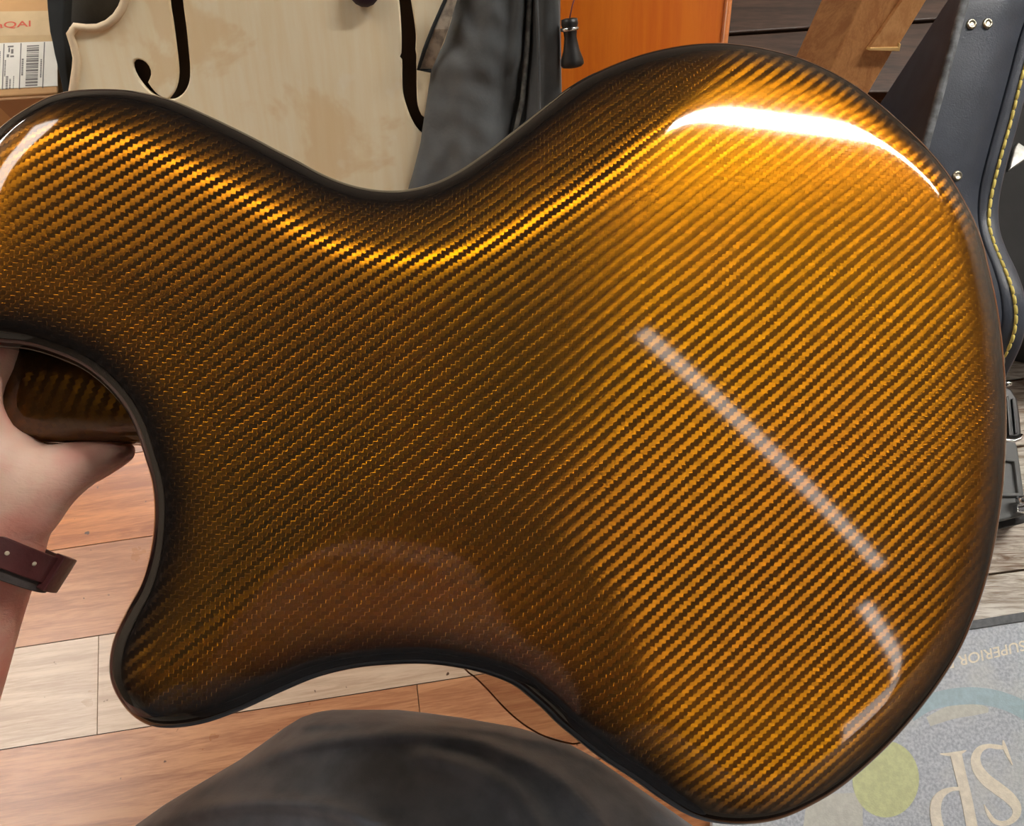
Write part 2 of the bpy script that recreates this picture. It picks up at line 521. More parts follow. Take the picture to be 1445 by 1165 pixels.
# the outline lies on the rim, lower than the crown of the back
zr = -H_PX.copy()
for it in range(4):
    OL = np.array([g_local(x, y, z)[:2] for (x, y), z in zip(OUT_PX, zr)])
    zr = -H_PX + dome_z(OL[:, 0], OL[:, 1])
eye = GW.inverted() @ CAM
tl = np.roll(OL, -1, 0) - np.roll(OL, 1, 0); tl /= np.linalg.norm(tl, axis=1)[:, None]
sgn = np.sign(np.sum(OL[:, 0] * np.roll(OL[:, 1], -1) - np.roll(OL[:, 0], -1) * OL[:, 1]))
no = np.stack([tl[:, 1], -tl[:, 0]], 1) * sgn
sl = np.clip(((OL - np.array(eye[:2])) * no).sum(1) / (eye.z - zr), 0, None)
OL = OL - no * (FIL_R * (np.sqrt(1 + sl ** 2) - 1))[:, None]
OUTL = smoothed(OL, .0026)
NO = len(OUTL)
tan = np.roll(OUTL, -1, 0) - np.roll(OUTL, 1, 0)
tan /= np.linalg.norm(tan, axis=1)[:, None]
area = 0.5 * np.sum(OUTL[:, 0] * np.roll(OUTL[:, 1], -1) - np.roll(OUTL[:, 0], -1) * OUTL[:, 1])
inn = np.stack([-tan[:, 1], tan[:, 0]], 1) * (1 if area > 0 else -1)      # inward

def inside(pts):
    x, y = pts[:, 0], pts[:, 1]
    c = np.zeros(len(pts), bool)
    x0, y0 = OUTL[:, 0], OUTL[:, 1]; x1, y1 = np.roll(x0, -1), np.roll(y0, -1)
    for a, b, d, e in zip(x0, y0, x1, y1):
        m = (b > y) != (e > y)
        c ^= m & (x < (d - a) * (y - b) / (e - b + 1e-15) + a)
    return c
def rim_dist(pts):
    d = np.empty(len(pts)); k = np.empty(len(pts), int)
    A = OUTL; Bv = np.roll(OUTL, -1, 0) - A; L2 = (Bv ** 2).sum(1)
    for s in range(0, len(pts), 1500):
        q = pts[s:s + 1500, None, :] - A[None]
        tt = np.clip((q * Bv[None]).sum(2) / L2[None], 0, 1)
        dd = np.linalg.norm(q - tt[..., None] * Bv[None], axis=2)
        k[s:s + 1500] = dd.argmin(1); d[s:s + 1500] = dd.min(1)
    return d, k

bev_i, bev_w, bev_h = [], [], []
for (x, y), w, h in BEV:
    q = np.array(g_local(x, y)[:2])
    bev_i.append(int(np.linalg.norm(OUTL - q, axis=1).argmin())); bev_w.append(w); bev_h.append(h)
o = np.argsort(bev_i); bi = np.array(bev_i)[o]; bw = np.array(bev_w)[o]; bh = np.array(bev_h)[o]
W_O = np.interp(np.arange(NO), bi, bw, period=NO); H_O = np.interp(np.arange(NO), bi, bh, period=NO)
GSTEP = .002
glo, ghi = OUTL.min(0) - .03, OUTL.max(0) + .03
gnx, gny = int((ghi[0] - glo[0]) / GSTEP) + 1, int((ghi[1] - glo[1]) / GSTEP) + 1
fx, fy = np.meshgrid(glo[0] + np.arange(gnx) * GSTEP, glo[1] + np.arange(gny) * GSTEP)
fp = np.stack([fx.ravel(), fy.ravel()], 1)
fd, fk = rim_dist(fp)
fd = np.where(inside(fp), fd, -fd)
def gauss(a, s):
    r = int(3 * s); k = np.exp(-.5 * (np.arange(-r, r + 1) / s) ** 2); k /= k.sum()
    a = np.pad(a, r, mode='edge')
    a = np.apply_along_axis(lambda v: np.convolve(v, k, 'valid'), 0, a)
    return np.apply_along_axis(lambda v: np.convolve(v, k, 'valid'), 1, a)
Wg = gauss(W_O[fk].reshape(gny, gnx), 6); Hg = gauss(H_O[fk].reshape(gny, gnx), 6)
tg = fd.reshape(gny, gnx) / Wg
EXPO = 1.25
BG = Hg * np.where(tg < 0, EXPO * tg - 1, -np.clip(1 - tg, 0, 1) ** EXPO)
BG = gauss(BG, 3.0)
def sample(G, pts):
    x = (pts[:, 0] - glo[0]) / GSTEP; y = (pts[:, 1] - glo[1]) / GSTEP
    i = np.clip(x.astype(int), 1, gnx - 3); j = np.clip(y.astype(int), 1, gny - 3)
    def w(t):
        return [(-t**3 + 3*t**2 - 3*t + 1) / 6, (3*t**3 - 6*t**2 + 4) / 6, (-3*t**3 + 3*t**2 + 3*t + 1) / 6, t**3 / 6]
    wx, wy = w(x - i), w(y - j)
    return sum(wx[a] * wy[b] * G[j - 1 + b, i - 1 + a] for a in range(4) for b in range(4))
def height(pts, d, k):
    f = np.where(d < FIL_R, np.sqrt(np.clip(1 - (1 - d / FIL_R) ** 2, 0, 1)), 1.0) * FIL_H
    return f + sample(BG, pts) + dome_z(pts[:, 0], pts[:, 1])

pts = [OUTL]
for dd in (.0004, .001, .0018, .0028, .0040, .0055, .0072, .0090, .0112, .0138, .0166):
    q = OUTL + inn * dd
    m = inside(q); q = q[m]
    di, _ = rim_dist(q)
    pts.append(q[di > dd * .97])
lo, hi = OUTL.min(0), OUTL.max(0)
gs = .0029
gx, gy = np.meshgrid(np.arange(lo[0], hi[0], gs), np.arange(lo[1], hi[1], gs * .866))
gx[1::2] += gs / 2
gp = np.stack([gx.ravel(), gy.ravel()], 1)
gp = gp[inside(gp)]
di, _ = rim_dist(gp)
pts.append(gp[di > .0185])
ALL = np.concatenate(pts)
res = delaunay_2d_cdt([Vector(p) for p in ALL], [(i, (i + 1) % NO) for i in range(NO)], [], 1, 1e-7)
vv = np.array([tuple(p) for p in res[0]])
tris = [tuple(f) for f in res[2]]
dd, kk = rim_dist(vv)
zz = height(vv, dd, kk)
zz[dd < 1e-6] = zz[dd < 1e-6]
M_carbon = carbon('amber_carbon_weave', .00200, .00184, math.radians(-4))
me = bpy.data.meshes.new('back_shell')
SIDE = .052
V = [(p[0], p[1], z) for p, z in zip(vv, zz)]
me.from_pydata(V, [], tris)
bm = bmesh.new(); bm.from_mesh(me)
bmesh.ops.recalc_face_normals(bm, faces=bm.faces)
if sum(f.normal.z for f in bm.faces) < 0: bmesh.ops.reverse_faces(bm, faces=bm.faces)
bm.to_mesh(me); bm.free()
at = me.attributes.new('rim', 'FLOAT', 'POINT'); at.data.foreach_set('value', dd.astype('f'))
back = link('back_shell', me, M_carbon, guitar, True)

# side walls, bulging outwards at the lower waist so that the gloss side shows there
M_side = plain('black_gloss_side', (.012, .010, .010, 1), .06, var=.1, bump=0, spec=.6)
qa = np.array(g_local(668, 947)[:2]); qb = np.array(g_local(822, 1048)[:2])
ia = int(np.linalg.norm(OUTL - qa, axis=1).argmin()); ib = int(np.linalg.norm(OUTL - qb, axis=1).argmin())
if (ib - ia) % NO > NO / 2: ia, ib = ib, ia
bul = np.zeros(NO)
n_ab = (ib - ia) % NO
for s in range(n_ab + 1):
    bul[(ia + s) % NO] = math.sin(math.pi * s / n_ab) ** 1.0
rows = []
z_rim = height(OUTL, np.zeros(NO), None)
for zt, ot in ((0, 0), (-.004, 0), (-.014, 0), (-.03, 0), (-SIDE, 0.0)):
    rows.append([(p[0], p[1], z_rim[q] if zt == 0 else zt + z_rim[q] * (1 + zt / SIDE)) for q, p in enumerate(OUTL)])
V = [p for r in rows for p in r]
Fs = [(r * NO + i, r * NO + (i + 1) % NO, (r + 1) * NO + (i + 1) % NO, (r + 1) * NO + i) for r in range(len(rows) - 1) for i in range(NO)]
me = bpy.data.meshes.new('side'); me.from_pydata(V, [], Fs)
bm = bmesh.new(); bm.from_mesh(me); bmesh.ops.recalc_face_normals(bm, faces=bm.faces); bm.to_mesh(me); bm.free()
part_label(link('side', me, M_side, guitar, True), 'black gloss side of the body')
# front plate, hidden from here
rr = OUTL
res2 = delaunay_2d_cdt([Vector(p) for p in rr], [(i, (i + 1) % NO) for i in range(NO)], [], 1, 1e-7)
me = bpy.data.meshes.new('front_plate')
me.from_pydata([(p[0], p[1], -SIDE) for p in res2[0]], [], [tuple(f) for f in res2[2]])
link('front_plate', me, M_side, guitar)
# pale binding bead just under the rim
M_bind = plain('binding', rgb(150, 140, 124), .25, var=.05)
tube('binding', [GW @ Vector((p[0] - n_[0] * .0001, p[1] - n_[1] * .0001, z - .0012)) for p, n_, z in zip(OUTL, inn, z_rim)], .00042, M_bind, guitar, 6, True)
# clear plate that shows beside the lower waist
t = NT('clear_plate'); gl_ = t.n('ShaderNodeBsdfAnisotropic'); gl_.inputs['Roughness'].default_value = .04
tr_ = t.n('ShaderNodeBsdfTransparent'); tr_.inputs[0].default_value = (.90, .86, .82, 1)
fr_ = t.n('ShaderNodeFresnel'); fr_.inputs['IOR'].default_value = 1.6
mx_ = t.n('ShaderNodeMixShader'); t.put(mx_.inputs[0], fr_.outputs[0])
t.t.links.new(tr_.outputs[0], mx_.inputs[1]); t.t.links.new(gl_.outputs[0], mx_.inputs[2]); t.t.links.new(mx_.outputs[0], t.out.inputs[0])
zpk = -SIDE - .004
pk = [(640,915),(656,944),(672,957),(690,975),(712,999),(736,1020),(762,1036),(790,1046),(818,1049),(840,1030),(800,960),(720,900)]
pkp = smoothed([tuple(GW @ g_local(x, y, zpk)) for x, y in pk], .004)
pg = prism('pickguard', pkp, -GN * .0016, t.m, guitar)
FRAMES[pg.name] = FRAMES[guitar.name]
tube('plate_edge', [Vector(p) - GN * .0008 for p in pkp], .00045, plain('plate_edge_wood', rgb(150, 96, 66), .2, var=.05), pg, 6, True)

# neck with rounded back, seen through the cutaway
M_neck = carbon('neck_carbon_weave', .0021, .0020, math.radians(20), .20, False)
def neck_ring(x, yc, hw, zb, zf):
    R = []
    for k in range(17):
        a = math.pi * k / 16
        R.append(GW @ Vector((x, yc + hw * math.cos(a), zf + (zb - zf) * math.sin(a) ** .8)))
    return R
yb = g_local(190, 627, -.045)[1]
rings = []
for px_, hw, zb in ((330, .030, -.020), (230, .029, -.020), (160, .0285, -.021), (90, .028, -.024), (20, .027, -.028), (-120, .026, -.030), (-420, .024, -.030), (-900, .0225, -.030)):
    x = g_local(px_, 580, -.045)[0]
    rings.append(neck_ring(x, yb + .0285, hw, zb, -.0475))
V = [p for r in rings for p in r]; m = 17
Fs = [(i * m + k, i * m + k + 1, (i + 1) * m + k + 1, (i + 1) * m + k) for i in range(len(rings) - 1) for k in range(m - 1)]
Fs += [((i + 1) * m, i * m, i * m + m - 1, (i + 1) * m + m - 1) for i in range(len(rings) - 1)]
Fs += [tuple(range(m)), tuple((len(rings) - 1) * m + k for k in range(m))]
neck = mesh_obj('neck', V, Fs, M_neck, guitar, True)
part_label(neck, 'dark carbon weave neck in the left hand')
# fingerboard edge
x0, x1 = g_local(330, 580, -.045)[0], g_local(-900, 580, -.045)[0]
V = []
for x, hw in ((x0, .0295), (x1, .0235)):
    for y, z in ((-hw, -.0475), (hw, -.0475), (hw, -.054), (-hw, -.054)):
        V.append(GW @ Vector((x, yb + .0285 + y, z)))
bevel(mesh_obj('fingerboard', V, [(0, 1, 2, 3), (4, 5, 6, 7), (0, 1, 5, 4), (1, 2, 6, 5), (2, 3, 7, 6), (3, 0, 4, 7)], plain('fingerboard_wood', rgb(120, 95, 80), .35), guitar), .0008)

# ================================================================== THE PERSON
person = thing('person', 'person in black holding the guitar neck, maroon strap on the left wrist', 'person', (0, -.35, 0))
def skin_chain(chain, sub=2):
    me = bpy.data.meshes.new('tmp')
    me.from_pydata([tuple(p) for p, r in chain], [(i, i + 1) for i in range(len(chain) - 1)], [])
    ob = bpy.data.objects.new('tmp', me); COL.objects.link(ob)
    ob.modifiers.new('skin', 'SKIN')
    if not me.skin_vertices: me.skin_vertices.new()
    for i, (p, r) in enumerate(chain):
        rr = r if isinstance(r, tuple) else (r, r)
        me.skin_vertices[0].data[i].radius = rr
    me.skin_vertices[0].data[0].use_root = True
    s = ob.modifiers.new('sub', 'SUBSURF'); s.levels = sub; s.render_levels = sub
    dg = bpy.context.evaluated_depsgraph_get()
    ev = bpy.data.meshes.new_from_object(ob.evaluated_get(dg))
    bpy.data.objects.remove(ob); bpy.data.meshes.remove(me)
    return ev
def fused(name, chains, voxel, mat, parent, smooth_it=4):
    bm = bmesh.new()
    for c in chains:
        ev = skin_chain(c); bm.from_mesh(ev); bpy.data.meshes.remove(ev)
    me = bpy.data.meshes.new('tmp'); bm.to_mesh(me); bm.free()
    ob = bpy.data.objects.new('tmp', me); COL.objects.link(ob)
    r = ob.modifiers.new('rm', 'REMESH'); r.mode = 'VOXEL'; r.voxel_size = voxel
    s = ob.modifiers.new('sm', 'SMOOTH'); s.iterations = smooth_it; s.factor = .5
    dg = bpy.context.evaluated_depsgraph_get()
    ev = bpy.data.meshes.new_from_object(ob.evaluated_get(dg))
    bpy.data.objects.remove(ob); bpy.data.meshes.remove(me)
    inv = FRAMES[parent.name]
    ev.transform(inv)
    ev.name = name
    return link(name, ev, mat, parent, True)

t = NT('skin'); v = t.coord()
base = t.mix(t.ramp(t.noise(v, 22, 4), .35, .7), rgb(252, 212, 190), rgb(248, 162, 144))
base = t.mix(t.math('MULTIPLY', t.ramp(t.noise(v, 60, 4), .5, .7), .35), base, rgb(250, 176, 160))
b = t.principled(base, .48, 0, t.math('ADD', t.math('MULTIPLY', t.noise(v, 420, 4), .5), t.noise(t.mapping(v, (1, 2.6, 1), (0, 0, .6)), 110, 5, .6, 1.2)), .30, .0012)
b.inputs['Subsurface Weight'].default_value = .12
b.inputs['Subsurface Radius'].default_value = (.01, .004, .002)
b.inputs['Subsurface Scale'].default_value = .5
M_skin = t.m

elbow = Vector((-.40, -.16, .60)); shoulder = Vector((-.22, -.40, .93))
arm = [
    [(shoulder, .052), ((shoulder + elbow) / 2, .046), (elbow, .040), (P(-115, 1010, .41), .039), (P(-62, 880, .395), .031), (P(-28, 800, .385), .027),
     (P(-8, 735, .378), .029), (P(-14, 665, .372), .031), (P(-48, 612, .368), .027)],
    [(P(0, 735, .378), .026), (P(38, 694, .377), .0225), (P(70, 673, .377), .0184), (P(100, 660, .379), .0148), (P(122, 652, .381), .0122), (P(148, 646, .384), .0102), (P(172, 637, .387), .0076), (P(194, 630, .390), .0055)],
    [(P(-14, 650, .370), .022), (P(-40, 590, .362), .0145), (P(-36, 545, .358), .0115), (P(-6, 503, .364), .0105), (P(20, 462, .386), .009)],
    [(P(-40, 650, .370), .022), (P(-80, 590, .360), .0145), (P(-85, 540, .355), .012), (P(-62, 495, .362), .011), (P(-40, 450, .388), .009)],
    [(P(-60, 660, .372), .022), (P(-122, 598, .361), .014), (P(-133, 548, .356), .0115), (P(-118, 500, .363), .0105), (P(-100, 455, .388), .0085)],
    [(P(-60, 680, .374), .020), (P(-158, 618, .364), .0125), (P(-176, 572, .360), .010), (P(-168, 525, .365), .009), (P(-152, 485, .386), .0075)],
    # neck and head of the sitter, above and behind the camera
    [(Vector((0, -.44, .98)), .06), (Vector((0, -.42, 1.08)), .055), (Vector((0, -.41, 1.14)), .07), (Vector((0, -.40, 1.21)), .088), (Vector((0, -.41, 1.28)), .075)],
    [(Vector((0, -.34, 1.13)), .035), (Vector((0, -.335, 1.17)), .03), (Vector((0, -.315, 1.185)), .012)],
]
body = fused('body', arm, .0028, M_skin, person, 6)
part_label(body, 'left forearm and hand closed round the guitar neck')

t = NT('black_jersey'); v = t.coord()
weave = t.noise(v, 700, 3)
lint = t.ramp(t.noise(v, 120, 2), .76, .80)
c = t.mix(t.ramp(t.noise(v, 30, 4), .3, .7), rgb(104, 111, 121), rgb(132, 139, 150))
c = t.mix(t.math('MULTIPLY', lint, .25), c, rgb(150, 150, 150))
t.principled(c, .85, 0, weave, .3, .0008, sheen=.35)
M_jersey = t.m
M_hair = plain('hair', rgb(60, 42, 30), .6, var=.3, scale=60)

# lap: one big draped thigh rising to the knee
sect = [(1001, 470, 560, .012), (1004, 448, 590, .022), (1012, 425, 650, .038), (1026, 402, 730, .055), (1045, 376, 795, .068), (1072, 338, 845, .082),
        (1105, 282, 892, .094), (1135, 232, 935, .102), (1165, 190, 978, .108), (1230, 120, 1050, .115), (1330, 60, 1110, .12), (1480, 40, 1120, .125), (1700, 60, 1080, .13)]
sy = np.array([s[0] for s in sect], float)
yy = np.concatenate([np.linspace(1001, 1012, 6), np.linspace(1014, 1240, 84), np.linspace(1250, 1700, 20)])
V, Fs = [], []
NS = 150
DT = .53
FOLDS = [(smoothed(p, 6, False), fw, fh) for p, fw, fh in (
    ([(250,1128),(330,1085),(410,1055),(490,1040),(570,1034),(650,1040),(730,1068),(800,1110),(850,1170),(880,1240)], 15, .008),
    ([(430,1022),(560,1016),(680,1028),(800,1056),(890,1104),(950,1165),(980,1240)], 9, .0055),
    ([(190,1168),(280,1142),(380,1132),(470,1142),(540,1175),(590,1240)], 15, .007),
    ([(600,1062),(680,1090),(735,1130),(760,1180),(770,1240)], 16, .006),
    ([(840,1070),(900,1100),(960,1150)], 7, .004))]
for r_, y in enumerate(yy):
    xl = np.interp(y, sy, [s[1] for s in sect]); xr = np.interp(y, sy, [s[2] for s in sect]); bz = np.interp(y, sy, [s[3] for s in sect])
    for k in range(NS):
        a = 2 * math.pi * k / NS
        ca, sa = math.cos(a), math.sin(a)
        px_ = (xl + xr) / 2 + (xr - xl) / 2 * ca
        dep = DT + .03 - bz * (abs(sa) ** .8) * (1 if sa > 0 else -1)
        # folds: ridges that sweep from the knee down to the right
        w = 0
        if sa > 0:
            amp = min(1, max(0, (y - 1002) / 22)) * sa ** .5
            q = np.array([px_, y])
            for pl_, fw, fh in FOLDS:
                dd_ = np.linalg.norm((pl_ - q) * [1, 1.2], axis=1).min()
                w += 1.6 * fh * math.exp(-(dd_ / fw) ** 2) * amp
            w += .003 * noise.noise((px_ * .010, y * .018, 0)) * amp
        V.append(P(px_, y, dep - w))
for i in range(len(yy) - 1):
    for k in range(NS):
        k2 = (k + 1) % NS
        Fs.append((i * NS + k, i * NS + k2, (i + 1) * NS + k2, (i + 1) * NS + k))
Fs += [tuple(range(NS)), tuple((len(yy) - 1) * NS + k for k in range(NS))]
lap = mesh_obj('trousers', V, Fs, M_jersey, person, True)
part_label(lap, 'black brushed fabric with soft folds and lint')
# shirt: torso and left sleeve behind the camera
sh = [[(Vector((0, -.52, .46)), (.19, .13)), (Vector((0, -.52, .62)), (.17, .12)), (Vector((0, -.50, .80)), (.18, .12)), (Vector((0, -.47, .94)), (.17, .10)), (Vector((0, -.45, 1.0)), (.08, .07))],
      [(Vector((-.10, -.46, .93)), .08), (shoulder, .068), ((shoulder * .45 + elbow * .55), .060)],
      [(Vector((.10, -.46, .93)), .08), (Vector((.22, -.42, .92)), .068), (Vector((.30, -.36, .74)), .058)]]
fused('shirt', sh, .010, M_jersey, person, 8)
fused('hair', [[(Vector((0, -.47, 1.12)), .06), (Vector((0, -.465, 1.22)), .078), (Vector((0, -.43, 1.31)), .07), (Vector((0, -.37, 1.315)), .05)]], .008, M_hair, person, 4)

# wrist strap
M_leather = plain('maroon_leather', rgb(92, 48, 48), .42, var=.15, scale=50, bump=.25)
M_lining = plain('grey_lining', rgb(88, 80, 78), .7, var=.15, scale=60, bump=.3)
M_cream = plain('cream_eyelet', rgb(215, 200, 175), .6, var=.05)
wc = P(-24, 780, .386)
ax = (P(-8, 735, .378) - P(-62, 880, .395)).normalized()
e1 = (CX - ax * CX.dot(ax)).normalized()
e2 = ax.cross(e1); e2 = e2 if e2.dot(CZ) > 0 else -e2
tl = .62
axt = (ax * math.cos(tl) - e2 * math.sin(tl)).normalized(); e2t = (e2 * math.cos(tl) + ax * math.sin(tl)).normalized()
def ring_band(name, r1, r2, h0, h1, mat, parent, a0=0, a1=2 * math.pi, n=64):
    V, Fs = [], []
    for k in range(n + 1):
        a = a0 + (a1 - a0) * k / n
        d = e1 * math.cos(a) * 1.06 + e2t * math.sin(a) * 1.13
        V += [wc + d * r2 + axt * h0, wc + d * r2 + axt * h1, wc + d * r1 + axt * h1, wc + d * r1 + axt * h0]
    for k in range(n):
        o = k * 4
        for q in range(4):
            q2 = (q + 1) % 4
            Fs.append((o + q, o + q2, o + 4 + q2, o + 4 + q))
    Fs += [(0, 1, 2, 3), tuple(n * 4 + q for q in range(4))]
    return bevel(mesh_obj(name, V, Fs, mat, parent), .0007)
strap = ring_band('wrist_strap', .0325, .0345, -.001, .0125, M_leather, person)
part_label(strap, 'maroon leather strap with pale holes')
FRAMES[strap.name] = FRAMES[person.name]
part_label(ring_band('strap_lining', .0318, .0328, -.006, .004, M_lining, strap), 'grey lining edge')
for a in (2.35, 1.9, 1.45, 1.0, .62):
    d = e1 * math.cos(a) * 1.06 + e2t * math.sin(a) * 1.13
    lathe('eyelet', wc + d * .0342 + axt * .0062, d, [(0, .0011), (.0006, .0011), (.0008, .0006)], M_cream, strap, 10)
for (aa, rr, hh0, hh1) in ((-.05, .0372, -.004, .0150),):
    V, Fs = [], []
    ring_band('strap_keeper', .0322, .0372, -.004, .0145, M_leather, strap, -.18, .30, 12)

# ================================================================== BACKGROUND
M_black = plain('black_vinyl', rgb(66, 72, 84), .42, var=.10, scale=25, bump=.35, fine=500)
M_blackdeep = plain('black_cloth', rgb(22, 21, 21), .8, var=.2, scale=20)
M_chrome = plain('chrome', (.75, .76, .78, 1), .18, 1.0, var=.03)
M_brass = plain('nickel_rivet', rgb(200, 192, 170), .28, 1.0, var=.05)

# ---- unvarnished instrument in its bag
IN = Vector((.03, -.72, .69)).normalized()
IQ = P(415, 100, .86)
def I(px, py, up=0.0):
    return on_plane(px, py, IQ, IN) + IN * up
IXa = (CX - IN * CX.dot(IN)).normalized(); IYa = IN.cross(IXa)
IB = Matrix((IXa, IYa, IN)).transposed().to_4x4()
cello = thing('cello', 'unvarnished pale cello body with dark f holes lying in a grey padded bag', 'cello', I(415, 100), basis=IB)
IW = IB.copy(); IW.translation = I(415, 100)
FRAMES[cello.name] = IW.inverted()
def iloc(px, py):
    q = IW.inverted() @ I(px, py); return (q.x, q.y)
body_px = [(180,-20),(172,8),(160,26),(140,38),(118,39),(104,37),(97,45),(101,60),(106,78),(105,100),(101,125),(96,170),(92,230),(110,330),(180,410),(300,450),(415,458),
           (530,450),(650,410),(720,330),(738,230),(734,170),(729,125),(725,100),(724,78),(729,60),(733,45),(726,37),(712,39),(690,38),(670,26),(658,8),(650,-20),(640,-80),(660,-160),(640,-260),(540,-320),(415,-335),(290,-320),(190,-260),(170,-160),(190,-80)]
fL = [(236,-20),(237,5),(241,30),(245,60),(248,85),(249,105),(246,122),(240,133),(234,138),(226,134),(217,125),(210,114),(213,112),(215,104),(212,93),(205,85),(196,81),(189,82),(185,88),(186,97),(192,110),(203,124),(217,136),(234,141),(245,142),(256,137),(264,128),(269,115),(270,98),(268,70),(265,40),(261,10),(258,-20),(250,-60),(238,-64)]
fR = [(558,-20),(561,5),(563,30),(564,60),(563,78),(561,80),(564,82),(565,110),(566,130),(571,150),(579,170),(588,184),(598,192),(612,192),(628,180),(640,160),(646,146),(643,140),(632,136),(624,144),(621,158),(614,163),(606,166),(598,163),(592,150),(590,125),(590,100),(590,80),(592,78),(589,76),(589,50),(586,25),(582,0),(578,-20),(570,-60),(560,-62)]
def curve_plate(name, loops, z0, z1, mat, parent, W, bev=.0012, res=.004, smooth_from=0):
    cu = bpy.data.curves.new(name, 'CURVE'); cu.dimensions = '2D'; cu.fill_mode = 'BOTH'
    cu.extrude = max((z1 - z0) / 2 - bev, 1e-5); cu.bevel_depth = bev; cu.bevel_resolution = 2
    for L in loops:
        L = smoothed(L, res) if smooth_from == 0 else np.array(L)
        sp = cu.splines.new('POLY'); sp.points.add(len(L) - 1); sp.use_cyclic_u = True
        for q, p in zip(sp.points, L): q.co = (p[0], p[1], 0, 1)
    ob = bpy.data.objects.new('tmp', cu); COL.objects.link(ob)
    dg = bpy.context.evaluated_depsgraph_get()
    me = bpy.data.meshes.new_from_object(ob.evaluated_get(dg))
    bpy.data.objects.remove(ob)
    me.transform(Matrix.Translation((0, 0, (z0 + z1) / 2)))
    me.name = name
    me.materials.clear()
    if parent is None:
        me.transform(W)
    return link(name, me, mat, parent)
t = NT('bare_spruce'); v = t.coord()
c = t.mix(t.ramp(t.noise(t.mapping(v, (18, 1.5, 1)), 5, 5), .3, .7), rgb(250, 236, 204), rgb(246, 227, 188))
blot = t.ramp(t.noise(v, 7, 5, .6, .4), .52, .60)
c = t.mix(t.math('MULTIPLY', blot, .55), c, rgb(232, 198, 146))
c = t.mix(t.math('MULTIPLY', t.ramp(t.noise(v, 26, 3), .60, .70), .3), c, rgb(252, 242, 220))
t.principled(c, .62, 0, t.noise(v, 60, 4), .12, .001)
M_spruce = t.m
M_rib = plain('bare_maple_rib', rgb(196, 172, 140), .6, var=.08, scale=12)
BODY = [iloc(*p) for p in body_px]
top_plate = curve_plate('top_plate', [BODY, [iloc(*p) for p in fL], [iloc(*p) for p in fR]], -.006, 0, M_spruce, cello, IW, .0018, .005)
# raised edge round the plate
be = smoothed(BODY, .012)
tube('edge_bead', [IW @ Vector((p[0] * .992, p[1] * .992, .0008)) for p in be], .0042, plain('edge_wood', rgb(234, 212, 178), .55, var=.05), cello, 8, True)
# ribs and back
rb = smoothed([(x * .975, y * .975) for x, y in BODY], .012); n = len(rb)
V = [IW @ Vector((p[0], p[1], z)) for z in (-.005, -.13) for p in rb]
part_label(mesh_obj('ribs', V, [(i, (i + 1) % n, n + (i + 1) % n, n + i) for i in range(n)], M_rib, cello, True), 'plain maple ribs')
M_inner = plain('inside_shade', rgb(86, 70, 56), .8, var=.08)
curve_plate('hole_shade_plate', [[(x * .95, y * .95) for x, y in BODY]], -.022, -.018, M_inner, cello, IW, .0005, .012)  # added plate under the f holes, its colour stands for the shaded inside
curve_plate('back_plate', [BODY], -.136, -.130, M_rib, cello, IW, .001, .012)
# left over stub for the endpin, unseen here
knob = lathe('peg', I(515, -15), IN, [(0, .014), (.004, .016), (.009, .017), (.012, .013), (.013, .004)], plain('dark_violet_wood', rgb(52, 36, 52), .4), None, 16)
tag(knob, 'small dark violet round peg standing on the pale cello top', 'peg')

# ---- padded bag round it
t = NT('padded_bag_cloth'); v = t.coord()
c = t.mix(t.ramp(t.noise(v, 9, 6, .6), .3, .72), rgb(78, 81, 83), rgb(104, 107, 108))
c = t.mix(t.math('MULTIPLY', t.ramp(t.noise(v, 60, 3), .70, .78), .25), c, rgb(160, 160, 156))
t.principled(c, .78, 0, t.noise(v, 260, 4), .35, .001, sheen=.2)
M_bag = t.m
M_bagdark = plain('bag_lining', rgb(44, 48, 50), .85, var=.2, scale=16, bump=.3)
bag = thing('instrument_bag', 'grey padded instrument bag folded open round the pale cello', 'bag', I(415, 200, -.18))
# tray under the cello
tray = [(46,-60),(52,0),(56,40),(63,75),(70,100),(76,135),(70,220),(88,340),(170,430),(300,475),(415,485),(545,472),(680,425),(760,340),(790,230),(790,-60),(780,-340),(60,-340)]
TB = [I(x, y, -.145) for x, y in tray]
tr = prism('bag_back', TB, [Vector((p.x, p.y, min(.0, p.z - .01))) for p in TB], M_bagdark, bag)
# left padded wall, beside the cello
Lo = [(50,-60),(52,0),(54,22),(56,42),(60,60),(64,80),(69,100),(73,118),(77,140),(80,170),(80,220)]
Li = [(78,-60),(78,0),(77,22),(77,42),(79,60),(81,80),(83,100),(85,118),(88,140),(90,170),(90,220)]
Ls = smoothed([tuple(I(*p, -.02)) for p in Lo], .012, False); Lt = smoothed([tuple(I(*p, -.02)) for p in Li], .012, False)
m = min(len(Ls), len(Lt))
strip('bag_wall', Ls[:m], Lt[:m], .13, IN, M_bagdark, bag)
Lt2 = smoothed([tuple(I(x - 3, y, -.035)) for x, y in Li], .012, False); Lu = smoothed([tuple(I(x + 34, y, -.075)) for x, y in Li], .012, False)
m = min(len(Lt2), len(Lu))
strip('bag_padding', Lt2[:m], Lu[:m], .05, IN, M_bag, bag)
